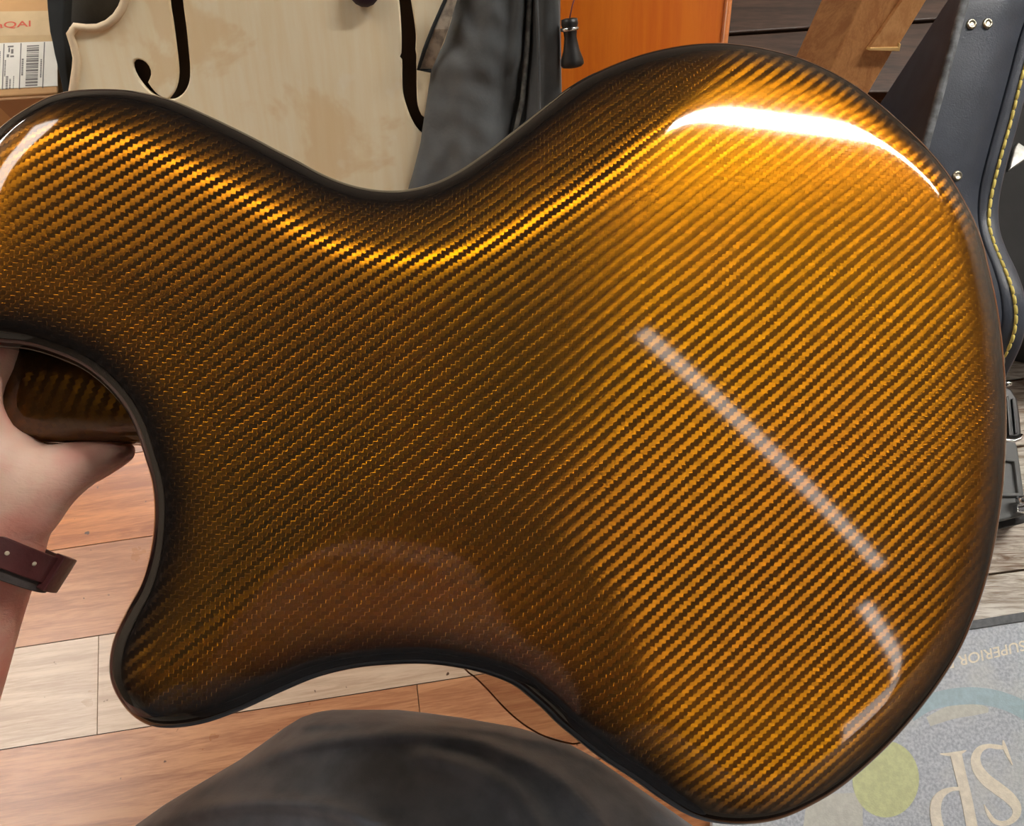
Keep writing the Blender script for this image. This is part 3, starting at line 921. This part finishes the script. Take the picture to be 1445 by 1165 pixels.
# right flap folded over the cello: a thick soft sheet
def flap_col(py):
    left = np.interp(py, [-60, 0, 25, 60, 95, 130, 170, 200, 240, 270, 340], [660, 640, 638, 627, 608, 604, 598, 594, 584, 575, 560])
    crease = np.interp(py, [-60, 0, 60, 110, 140, 170, 200, 260, 340], [745, 744, 741, 737, 734, 727, 720, 705, 690])
    right = np.interp(py, [-60, 0, 50, 100, 160, 260, 340], [786, 787, 789, 790, 791, 792, 792])
    return left, crease, right
rowsA = []
pys = np.linspace(-60, 330, 66)
for py in pys:
    l, c_, r_ = flap_col(py)
    row = []
    for k in range(33):
        if k <= 22:
            f = k / 22; px_ = l + (c_ - l) * f
            h = .004 + .034 * math.sin(min(f * 1.25, 1) * math.pi / 2) ** .7 - .030 * max(0, (f - .86) / .14) ** 1.5
            h += .006 * noise.noise((px_ * .02, py * .012, 3)) + .004 * noise.noise((px_ * .05, py * .03, 5))
            h -= .012 * math.exp(-((px_ - (718 - (py) * .05)) / 9) ** 2) * .6
        else:
            f = (k - 22) / 10; px_ = c_ + (r_ - c_) * f
            h = .012 + .030 * math.sin(min(f * 1.6, 1) * math.pi / 2) + .003 * noise.noise((px_ * .05, py * .02, 9)) - .02 * max(0, f - .9) / .1
        row.append(I(px_, py, h))
    rowsA.append(row)
V = [p for r in rowsA for p in r] + [p - IN * .03 for r in rowsA for p in r]
nr, nc = len(rowsA), 33; o2 = nr * nc
Fs = []
for i in range(nr - 1):
    for k in range(nc - 1):
        a = i * nc + k
        Fs.append((a, a + 1, a + nc + 1, a + nc)); Fs.append((o2 + a, o2 + a + nc, o2 + a + nc + 1, o2 + a + 1))
for i in range(nr - 1):
    for k in (0, nc - 1):
        a = i * nc + k; Fs.append((a, a + nc, o2 + a + nc, o2 + a))
for k in range(nc - 1):
    for i in (0, nr - 1):
        a = i * nc + k; Fs.append((a, a + 1, o2 + a + 1, o2 + a))
part_label(mesh_obj('bag_flap', V, Fs, M_bag, bag, True), 'dusty grey flap folded over the right side')
# right side wall of the bag below the flap
R0 = [I(760, y, .0) for y in (-60, 60, 160, 330)]; R1 = [I(791, y, .0) for y in (-60, 60, 160, 330)]
strip('bag_side', R0, R1, .16, IN, M_bag, bag)
# piping along the fold
tube('piping', [I(flap_col(py)[1] + 1.5, py, .026) for py in np.linspace(-60, 330, 60)], .0028, plain('piping', rgb(120, 120, 116), .7, scale=90, var=.3), bag, 8)
tube('zip_tape', [I(flap_col(py)[2] - 33, py, .046) for py in np.linspace(-60, 300, 40)], .0016, M_bag, bag, 6)
# mesh pocket
t = NT('mesh_net'); v = t.coord()
t.principled(t.mix(t.ramp(t.noise(v, 90, 3), .35, .65), rgb(132, 124, 114), rgb(176, 164, 148)), .8, 0, t.noise(v, 900, 2), .4)
A_ = [I(636, -30, .020), I(630, 0, .022), I(612, 40, .020), I(600, 70, .014), I(591, 97, .006)]
B_ = [I(660, -30, .026), I(646, 0, .030), I(634, 40, .028), I(622, 70, .018), I(609, 99, .008)]
pocket = strip('mesh_pocket', A_, B_, .0015, IN, t.m, bag, False)
FRAMES[pocket.name] = FRAMES[bag.name]
tube('pocket_hem', A_ + [B_[-1]], .0022, M_bagdark, pocket, 6)
# zip pull hanging at the right
zp = lathe('zip_pull', I(797, 24, .05), (I(801, 80, .05) - I(797, 24, .05)), [(0, .004), (.001, .0085), (.006, .009), (.010, .0075), (.018, .0065), (.030, .0085), (.040, .0120), (.0445, .0125), (.047, .010), (.048, .004)], plain('black_plastic', rgb(38, 36, 36), .4), bag, 14)
FRAMES[zp.name] = FRAMES[bag.name]
tube('cord', [I(797, 28, .05), I(801, 8, .05), I(806, -8, .05), I(809, -40, .05)], .0007, plain('violet_cord', rgb(140, 80, 100), .6), zp, 6)
lathe('metal_band', I(797, 28, .05), (I(801, 80, .05) - I(797, 24, .05)), [(.006, .0088), (.0065, .0098), (.009, .0096), (.0095, .0086)], M_chrome, zp, 14)

# ---- orange varnished instrument behind
ON = Vector((-.05, -.42, .9)).normalized(); OQ = P(900, 60, 1.04)
def OI(px, py, up=0.0): return on_plane(px, py, OQ, ON) + ON * up
OXa = (CX - ON * CX.dot(ON)).normalized(); OYa = ON.cross(OXa)
OB = Matrix((OXa, OYa, ON)).transposed().to_4x4()
org = thing('double_bass', 'glossy orange varnished string instrument body behind the grey bag', 'double bass', OI(900, 60), basis=OB)
OW = OB.copy(); OW.translation = OI(900, 60); FRAMES[org.name] = OW.inverted()
M_orange = wood('orange_varnish', rgb(200, 96, 14), rgb(214, 114, 24), (8, 1, 1), 3, .28, .03, coat=.6)
M_orange2 = plain('orange_edge', rgb(216, 128, 62), .3, var=.06, coat=.5)
M_ribdark = plain('brown_rib', rgb(122, 72, 48), .3, var=.12, coat=.5)
ob_px = [(1032,-120),(1030,-40),(1028,0),(1025,30),(1021,66),(1014,120),(996,210),(950,290),(880,330),(800,335),(720,300),(680,220),(668,120),(672,0),(690,-120),(740,-200),(860,-230),(980,-200)]
ol = []
for p in ob_px:
    q = OW.inverted() @ OI(*p); ol.append((q.x, q.y))
curve_plate('top_plate', [ol], -.008, 0, M_orange, org, OW, .002, .006)
oe = smoothed(ol, .015)
part_label(tube('edge_bead', [OW @ Vector((p[0], p[1], .001)) for p in oe], .005, M_orange2, org, 8, True), 'paler orange edge')
oc = np.mean(oe, 0)
V = [OW @ Vector((oc[0] + (p[0] - oc[0]) * (1.0 + .035 * (z < -.02)), oc[1] + (p[1] - oc[1]) * 1.0, z)) for z in (-.004, -.03, -.08) for p in oe]; n = len(oe)
mesh_obj('ribs', V, [(r * n + i, r * n + (i + 1) % n, (r + 1) * n + (i + 1) % n, (r + 1) * n + i) for r in range(2) for i in range(n)] + [tuple(2 * n + i for i in range(n))], M_ribdark, org, True)

# ---- cardboard box
M_card = plain('cardboard', rgb(196, 152, 102), .8, var=.06, scale=14, bump=.12)
M_card2 = plain('cardboard_flap', rgb(172, 128, 88), .8, var=.06, scale=14, bump=.12)
ZB = .36
box = thing('cardboard_box', 'brown cardboard box with paper tape and a white address label', 'box', on_z(-40, 60, 0))
cs = [(-260, 150), (-260, -140), (82, -140), (82, 131)]
top = [on_z(x, y, ZB) for x, y in cs]
prism('carton', top, (0, 0, -ZB), M_card, box, .003)
# corner flap strip hanging at the front
fa, fb = on_z(-260, 151, ZB), on_z(82, 132, ZB)
dn = Vector((0, 0, -1)); outv = (fb - fa).normalized().cross(Vector((0, 0, 1)))
if outv.y > 0: outv = -outv
f0 = fa.lerp(fb, .73); f1 = fb
prism('front_flap', [f0 + outv * .001, f1 + outv * .001, f1 + outv * .001 + dn * .3, f0 + outv * .001 + dn * .3 + (fb - fa).normalized() * .02], outv * .004, M_card2, box, .001)
M_tape = plain('paper_tape', rgb(198, 172, 132), .75, var=.06, scale=25)
M_tape2 = plain('paper_tape_darker', rgb(188, 160, 118), .75, var=.05, scale=25)
def flat(name, pxs, z, th, mat, parent): return prism_z(name, pxs, z + th, z, mat, parent)
tp = flat('paper_tape', [(-260, 20), (-260, 56), (81, 49), (81, 15)], ZB, .0006, M_tape, box)
flat('paper_tape', [(-260, 56), (-260, 74), (81, 67), (81, 49)], ZB, .0005, M_tape2, box)
M_red = plain('red_print', rgb(206, 92, 70), .7, var=.05)
M_ink = plain('grey_ink', rgb(120, 116, 112), .7, var=.05)
def text_mesh(name, body, mat, parent, origin, xdir, ydir, size, z_off=.0004, sx=1.0, bold=0.0):
    cu = bpy.data.curves.new(name, 'FONT'); cu.body = body; cu.size = 1.0; cu.offset = bold
    cu.extrude = .002
    ob = bpy.data.objects.new('tmp', cu); COL.objects.link(ob)
    dg = bpy.context.evaluated_depsgraph_get()
    me = bpy.data.meshes.new_from_object(ob.evaluated_get(dg))
    bpy.data.objects.remove(ob)
    xd, yd = Vector(xdir).normalized(), Vector(ydir).normalized()
    n_ = xd.cross(yd).normalized()
    if n_.z < 0: n_ = -n_
    inv = FRAMES[parent.name]
    for vx in me.vertices:
        c = vx.co.copy()
        vx.co = inv @ (Vector(origin) + xd * c.x * size * sx + yd * c.y * size + n_ * (c.z * size * .1 + z_off))
    me.name = name; me.materials.clear()
    return link(name, me, mat, parent)
FRAMES[tp.name] = FRAMES[box.name]
zt = ZB + .0006
text_mesh('red_print', 'aQAl', M_red, tp, on_z(-5, 40, zt), on_z(40, 38, zt) - on_z(0, 40, zt), on_z(0, 20, zt) - on_z(0, 40, zt), .0135, sx=1.5, bold=.01)
M_paper = plain('label_paper', rgb(222, 218, 208), .6, var=.02)
lb = flat('address_label', [(-150, 133), (-150, 66), (81, 58), (81, 121)], ZB, .0008, M_paper, box)
FRAMES[lb.name] = FRAMES[box.name]
zl = ZB + .0008
def lab_rect(name, x0, x1, y0, y1, mat):
    sk = lambda x, y: (x - (y - 90) * .04, y - (x) * .045)
    return flat(name, [sk(x0, y1), sk(x0, y0), sk(x1, y0), sk(x1, y1)], zl, .0003, mat, lb)
for x in (4.5, 28.5, 61.5):
    lab_rect('rule_line', x - .6, x + .6, 62, 127, M_ink)
y = 66.0; random.seed(3)
while y < 122:
    h = random.choice([.9, 1.4, 2.0, 2.8])
    lab_rect('barcode_bar', 37, 54, y, min(y + h, 123), M_ink)
    y += h + random.choice([.8, 1.1, 1.6])
for x0, x1, y0, y1 in ((6.5, 8, 85, 108), (30.5, 33, 84, 108), (57, 59, 86, 112), (9, 12, 108, 126), (14, 16, 112, 126), (19.5, 20.5, 108, 126), (-2, 0, 72, 108)):
    yy_ = y0
    while yy_ < y1:
        h = random.uniform(1, 2.5); lab_rect('print_mark', x0, x1, yy_, min(yy_ + h, y1), M_ink); yy_ += h + .8
for x0, x1, y0, y1 in ((10, 18, 65, 67), (11, 13, 68, 74), (15, 18, 70, 76), (9, 12, 77, 81), (14, 19, 79, 81)):
    lab_rect('print_mark', x0, x1, y0, y1, M_ink)

# ---- dark chest behind the timber
M_walnut = wood('dark_walnut', rgb(52, 37, 29), rgb(84, 62, 49), (1.2, 10, 10), 4, .45, .08)
chest = thing('chest', 'low dark brown wooden chest behind the leaning timber', 'chest', on_z(1090, 30, 0))
prism_z('lid_board', [(1000, 48), (985, -120), (1420, -120), (1420, 20)], .12, .10, M_walnut, chest, .003)
prism_z('lid_board', [(1000, 130), (1000, 52), (1420, 24), (1420, 130)], .118, .098, M_walnut, chest, .003)
prism_z('chest_body', [(1005, 126), (990, -115), (1415, -115), (1415, 126)], .098, 0.0, M_walnut, chest, .002)

# ---- timber
M_timb = wood('timber', rgb(176, 116, 66), rgb(206, 148, 92), (14, 14, 1.0), 5, .55, .12)
timb = thing('timber_post', 'squared light brown timber leaning behind the guitar, notched on one edge', 'timber', P(1150, 150, 1.05))
def lerp2(a, b, f): return (a[0] + (b[0] - a[0]) * f, a[1] + (b[1] - a[1]) * f)
edgeL = ((1046, 250), (1195, -80)); ridge = ((1100, 260), (1252, -80)); edgeR = ((1150, 262), (1348, -80))
def section(f):
    dl = .95 + (.80 - .95) * f
    a = P(*lerp2(*edgeL, f), dl + .03); b_ = P(*lerp2(*ridge, f), dl); c_ = P(*lerp2(*edgeR, f), dl + .012)
    return [a, b_, c_, a + (c_ - b_)]
S0, S1 = section(0), section(1)
V = S0 + S1
bevel(mesh_obj('post', V, [(0, 1, 2, 3), (4, 5, 6, 7), (0, 1, 5, 4), (1, 2, 6, 5), (2, 3, 7, 6), (3, 0, 4, 7)], M_timb, timb), .0015)
# strip fixed on the right hand face above the notch
def on_face(px, py, lift=0.0):
    nf = (S1[1] - S0[1]).cross(S0[2] - S0[1]).normalized()
    nf = nf if nf.dot(CZ) > 0 else -nf
    return on_plane(px, py, S0[1], nf) + nf * lift, nf
pa = [(1222, 67), (1262, 67), (1265, 60), (1350, -80), (1300, -80), (1268, 0)]
T3 = [on_face(x, y, .006)[0] for x, y in pa]; nf = on_face(1222, 67)[1]
prism('facing_strip', T3, -nf * .008, wood('timber_strip', rgb(190, 132, 78), rgb(212, 158, 102), (14, 14, 1), 5, .55, .12), timb, .0008)
pb = [(1221, 69), (1223, 65), (1262, 64), (1263, 58), (1266, 60), (1264, 70)]
part_label(prism('torn_edge', [on_face(x, y, .0075)[0] for x, y in pb], -nf * .008, plain('raw_edge', rgb(226, 186, 120), .6, var=.06), timb, .0005), 'pale torn edge')

# ---- black stitched case standing on its side
case = thing('instrument_case', 'black vinyl instrument case with yellow stitching standing on its side', 'case', on_z(1330, 200, 0))
cl_s = [  # py-ordered stations: worn edge, seam, stitch, outer edge, depth
 ((1372,-50),(1478,-50),(1498,-50),(1512,-50),.93),
 ((1357,0),(1458,0),(1476,0),(1490,5),.93),
 ((1341,60),(1440,50),(1456,55),(1470,65),.935),
 ((1325,120),(1424,110),(1439,115),(1452,125),.94),
 ((1311,170),(1409,165),(1424,175),(1437,182),.945),
 ((1299,215),(1394,220),(1408,232),(1421,240),.95),
 ((1290,262),(1383,268),(1397,280),(1412,288),.955),
 ((1290,310),(1381,305),(1394,315),(1413,322),.955),
 ((1300,350),(1387,338),(1402,346),(1422,350),.945),
 ((1318,390),(1401,374),(1416,380),(1438,384),.93),
 ((1330,425),(1411,408),(1427,410),(1448,414),.92),
 ((1334,460),(1415,445),(1432,446),(1452,448),.92),
 ((1330,490),(1411,474),(1427,478),(1446,480),.93),
 ((1322,520),(1402,502),(1416,503),(1432,512),.95),
 ((1310,550),(1390,535),(1402,537),(1414,545),.98)]
def crow(i, dz=0.0):
    return smoothed([tuple(P(*s[i], s[4] - dz)) for s in cl_s], .008, False)
def crow_n(i, n, dz=0.0):
    R = smoothed([tuple(P(*s[i], s[4] - dz)) for s in cl_s], .002, False)
    idx = np.linspace(0, len(R) - 1, n)
    return [Vector([np.interp(q, np.arange(len(R)), R[:, k]) for k in range(3)]) for q in idx]
NC = 90
c_w, c_s, c_t, c_o = (crow_n(i, NC) for i in range(4))
def loft(name, rows, mat, parent, smooth=True):
    n = len(rows[0]); V = [p for r in rows for p in r]
    Fs = [(r * n + i, r * n + i + 1, (r + 1) * n + i + 1, (r + 1) * n + i) for r in range(len(rows) - 1) for i in range(n - 1)]
    return mesh_obj(name, V, Fs, mat, parent, smooth)
def floor_of(R, sh=0): return [Vector((p.x + sh, p.y, 0.016)) for p in R]
up = CZ
def lid_rows(a, b, lift):
    return [[p - up * .004 for p in a], [p.lerp(q, .04) + up * lift for p, q in zip(a, b)], [p.lerp(q, .5) + up * lift * 1.3 for p, q in zip(a, b)], [p.lerp(q, .97) + up * lift for p, q in zip(a, b)], [q - up * .004 for q in b]]
shell_rows = [floor_of(c_w)] + [[p - up * .006 for p in c_w]] + [[p.lerp(q, .02) for p, q in zip(c_w, c_s)]] + [[p.lerp(q, f) for p, q in zip(c_w, c_s)] for f in (.1, .5, .985)] + [[q - up * .006 for q in c_s]] + [floor_of(c_s)]
loft('case_shell', shell_rows, M_black, case)
lid_r = [floor_of(c_s, .002)] + [[p.lerp(q, .03) - up * .004 for p, q in zip(c_s, c_o)]] + [[p.lerp(q, f) + up * l for p, q in zip(c_s, c_o)] for f, l in ((.05, -.0008), (.09, .0006), (.35, .001), (.6, .001), (.85, .0006), (.95, -.001), (1, -.006))] + [floor_of(c_o)]
loft('case_lid', lid_r, M_black, case)
M_worn = plain('worn_edge', rgb(120, 124, 128), .7, var=.3, scale=60, bump=.5)
part_label(tube('worn_edge', [p.lerp(q, .05) - up * .001 for p, q in zip(c_w, c_s)], .0055, M_worn, case, 8), 'scuffed grey edge')
# stitches, each one a small yellow thread
M_thread = plain('yellow_thread', rgb(240, 220, 120), .6, var=.06)
tl_ = smoothed([tuple(p) for p in c_t], .001, False)
st_len = 12; i = 0; stitch_me = None
pt = [Vector(p) + up * .0016 for p in tl_]
while i + st_len < len(pt):
    seg = [pt[i] - up * .001, pt[i + 2] + up * .0008, pt[i + st_len // 2] + up * .001, pt[i + st_len - 2] + up * .0008, pt[i + st_len - 1] - up * .001]
    tube('stitch', seg, [.0013, .0019, .0020, .0019, .0013], M_thread, case, 6)
    i += st_len
def rivet(px, py, parent):
    # find the shell surface near the pixel: lerp on the strip plane
    best = None
    for p, q in zip(c_w, c_s):
        for f in np.linspace(0, 1, 40):
            s = p.lerp(q, f); d = s - CAM; r = ray(px, py)
            k = d.normalized().dot(r.normalized())
            if best is None or k > best[0]: best = (k, s)
    s = best[1]
    rv = lathe('rivet', s - up * .001, up, [(0, .0062), (.002, .0062), (.0035, .0050), (.0038, .0040), (.0028, .0032), (.0030, .001)], M_brass, parent, 16)
    return rv
for x, y in ((1371, 31), (1394, 34), (1349.5, 247)): rivet(x, y, case)
lathe('rivet', c_s[62] + (c_w[62] - c_s[62]) * .12 - up * .001, up, [(0, .003), (.001, .003), (.002, .002)], M_brass, case, 10)
tube('stitch_end', [P(1417, 497, .945), P(1414, 512, .955), P(1413, 520, .958)], [.0022, .0032, .001], plain('thread_end', rgb(226, 212, 170), .6), case, 8)

# ---- second black case, far right
c2 = thing('storage_box', 'black box with a bright metal corner at the right edge', 'box', on_z(1480, 300, 0))
prism_z('cabinet', [(1396, 430), (1412, 190), (1440, 110), (1600, -40), (1600, 470)], .16, 0.016, M_blackdeep, c2, .004)
cp = [on_z(x, y, .166) for x, y in ((1424, 240), (1432, 208), (1437, 200), (1452, 210), (1450, 222), (1436, 232))]
part_label(prism('metal_corner', cp, (0, 0, -.02), plain('worn_metal', rgb(205, 205, 200), .35, .6, var=.2, scale=60), c2, .002), 'worn bright metal corner')

# ---- weathered boards on the floor
M_weath = wood('weathered_wood', rgb(150, 132, 114), rgb(236, 231, 222), (1.0, 9, 9), 14, .8, .7, vary=True)
M_weath2 = wood('weathered_wood_dark', rgb(126, 102, 84), rgb(230, 222, 210), (1.0, 9, 9), 14, .8, .7, vary=True)
deck = thing('board_mat', 'whitewashed weathered boards lying beside the black case', 'boards', on_z(1420, 700, 0))
ya = [(1250, 470), (1250, 560), (1250, 655), (1250, 745), (1250, 830), (1250, 912)]
for k in range(5):
    y0, y1 = ya[k][1], ya[k + 1][1]
    sl = -.13
    prism_z('board', [(1250, y1 - 2), (1250, y0 + 1), (1700, y0 + sl * 450), (1700, y1 - 3 + sl * 450)], .012 + .001 * (k % 2), .001, M_weath if k % 2 == 0 else M_weath2, deck, .0015)

# ---- handled plastic case at the right edge
M_gplast = plain('grey_plastic', rgb(96, 98, 98), .5, var=.06, scale=40)
M_bplast = plain('black_moulded_plastic', rgb(40, 40, 42), .38, var=.1)
pc = thing('tool_case', 'grey plastic tool case with black handle and chrome catch on the boards', 'tool case', on_z(1425, 680, .013))
prism_z('case_body', [(1350, 745), (1350, 612), (1430, 612), (1437, 630), (1447, 700), (1452, 725), (1400, 738)], .075, .014, M_gplast, pc, .004)
prism_z('skirt', [(1350, 752), (1350, 735), (1400, 737), (1448, 722), (1455, 728), (1452, 736), (1405, 748)], .05, .014, M_bplast, pc, .002)
for pts_ in ([(1412, 649), (1412, 644), (1436, 648), (1436, 652)], [(1431, 650), (1436, 650), (1442, 697), (1437, 697)], [(1400, 700), (1400, 695), (1441, 695), (1441, 700)]):
    prism_z('raised_rib', pts_, .080, .072, M_gplast, pc, .0012)
hd = thing
han = prism_z('handle', [(1400, 617), (1400, 548), (1418, 543), (1428, 548), (1437, 562), (1441, 590), (1443, 612), (1438, 618)], .11, .085, M_bplast, pc, .008)
FRAMES[han.name] = FRAMES[pc.name]
prism_z('grip_rib', [(1424, 614), (1420, 560), (1424, 558), (1429, 614)], .114, .106, M_bplast, han, .001)
prism_z('grip_rib', [(1433, 612), (1428, 562), (1431, 562), (1437, 611)], .113, .106, M_bplast, han, .001)
tube('chrome_bail', [on_z(x, y, .112) for x, y in ((1395, 620), (1415, 620), (1430, 622), (1439, 619), (1442, 613))], .0026, M_chrome, pc, 10)
lathe('pin', on_z(1421, 541, .10), (1, 0, 0), [(-.004, .003), (-.002, .0042), (.004, .0042), (.006, .003)], M_chrome, pc, 12)
prism_z('stand', [(1400, 617), (1400, 560), (1430, 560), (1436, 617)], .086, .014, M_bplast, pc, .003)
lathe('catch_roller', on_z(1436, 706, .09), on_z(1460, 703, .09) - on_z(1436, 706, .09), [(0, .0045), (.002, .0062), (.03, .0062), (.032, .004)], M_chrome, pc, 14)
prism_z('catch_plate', [(1436, 722), (1436, 711), (1470, 710), (1470, 724)], .085, .07, M_chrome, pc, .001)

# ---- grey mat with printed letters
t = NT('heather_mat'); v = t.coord()
c = t.mix(t.ramp(t.noise(v, 260, 3), .25, .75), rgb(172, 180, 192), rgb(216, 221, 229))
c = t.mix(t.math('MULTIPLY', t.ramp(t.noise(v, 12, 4), .45, .7), .5), c, rgb(222, 224, 220))
t.principled(c, .9, 0, t.noise(v, 500, 3), .4, .001)
M_mat = t.m
def inked(name, col, amt=.7):
    t = NT(name); v = t.coord()
    c = t.mix(t.ramp(t.noise(v, 150, 3), .3, .75), tuple(x * .86 for x in col[:3]) + (1,), col)
    t.principled(c, .9, 0, t.noise(v, 500, 3), .4, .001); return t.m
M_cr = inked('cream_ink', rgb(254, 246, 230)); M_gr = inked('green_ink', rgb(222, 228, 178)); M_cy = inked('pale_blue_ink', rgb(186, 210, 220)); M_ba = inked('beige_ink', rgb(220, 221, 214))
mat_t = thing('floor_mat', 'grey heather floor mat printed with large cream letters SP', 'mat', on_z(1350, 1050, 0))
ZM = .016
MT = [(1000, 1240), (1020, 940), (1300, 897), (1800, 820), (1900, 1400), (1000, 1400)]
mo = prism_z('mat_pile', MT, ZM, .002, M_mat, mat_t, .002)
FRAMES[mo.name] = FRAMES[mat_t.name]
part_label(prism_z('mat_border', [(1100, 929), (1100, 917), (1300, 887), (1800, 806), (1800, 822), (1300, 899)], ZM + .003, .002, plain('mat_border', rgb(112, 115, 118), .85, scale=120), mat_t, .002), 'darker grey bound edge')
def ink(name, pxs, mat, z=.0004): return flat(name, pxs, ZM, z, mat, mo)
def stroke(name, pts, mat, z=.0006):
    c = smoothed([(x, y, w) for x, y, w in pts], 3.0, False)
    tn = np.gradient(c[:, :2], axis=0); tn /= np.linalg.norm(tn, axis=1)[:, None] + 1e-9
    nn = np.stack([-tn[:, 1], tn[:, 0]], 1)
    L = c[:, :2] + nn * c[:, 2:3] / 2; R = c[:, :2] - nn * c[:, 2:3] / 2
    V = [on_z(x, y, ZM + z) for x, y in np.concatenate([L, R])]
    n = len(L); V2 = [p - Vector((0, 0, z)) for p in V]
    Fs = [(i, i + 1, n + i + 1, n + i) for i in range(n - 1)] + [(i, i + 1, 2 * n + i + 1, 2 * n + i) for i in range(n - 1)] + [(n + i, n + i + 1, 3 * n + i + 1, 3 * n + i) for i in range(n - 1)]
    return mesh_obj(name, V + V2, Fs, mat, mo)
s5 = lambda x, y: (1180 + x / 5.453, 1020 + y / 5.453)
def sw(L): return [(*s5(x, y), w / 5.453) for x, y, w in L]
stroke('letter_stem', sw([(922, 235, 90), (960, 400, 84), (1000, 560, 84), (1045, 790, 86), (1075, 950, 90)]), M_cr, .0010)
stroke('letter_serif', sw([(800, 236, 8), (850, 240, 22), (920, 236, 34), (975, 220, 20), (1002, 208, 6)]), M_cr)
stroke('letter_bowl', sw([(960, 505, 28), (890, 508, 32), (820, 540, 55), (775, 600, 78), (765, 680, 84), (785, 790, 84), (850, 900, 60), (960, 960, 34), (1050, 960, 26)]), M_cr, .0013)
stroke('letter_s', sw([(1290, 188, 30), (1235, 182, 36), (1170, 176, 34), (1110, 200, 52), (1075, 260, 70), (1085, 340, 82), (1150, 430, 92), (1240, 500, 96), (1330, 570, 90), (1385, 640, 76), (1388, 700, 62), (1350, 750, 46), (1285, 772, 40), (1215, 752, 36), (1175, 700, 30), (1138, 625, 6)]), M_cr)
stroke('letter_serif', sw([(1286, 130, 6), (1296, 180, 30), (1320, 240, 26), (1358, 322, 6)]), M_cr, .0009)
def ell(cx, cy, rx, ry, n=40): return [(cx + rx * math.cos(2 * math.pi * k / n), cy + ry * math.sin(2 * math.pi * k / n)) for k in range(n)]
ink('green_oval', ell(1250, 1099, 47, 54), M_gr)
stroke('blue_arc', [(1284, 1010, 18), (1310, 992, 22), (1345, 983, 24), (1385, 982, 24), (1420, 990, 24), (1450, 1005, 24), (1500, 1050, 24)], M_cy, .0004)
stroke('cream_arc', [(1310, 1018, 14), (1345, 1004, 20), (1375, 1000, 18), (1395, 1002, 6)], M_ba, .0003)
ink('beige_block', [(1120, 1260), (1140, 1120), (1217, 1118), (1219, 1260)], M_ba, .0003)
ox = on_z(1452, 903, ZM)
text_mesh('lettering', 'SUPERIOR P', M_cr, mo, on_z(1446, 903, ZM), on_z(1345, 927, ZM) - on_z(1446, 903, ZM), on_z(1451, 933, ZM) - on_z(1446, 903, ZM), .0190, sx=1.16, bold=.012)
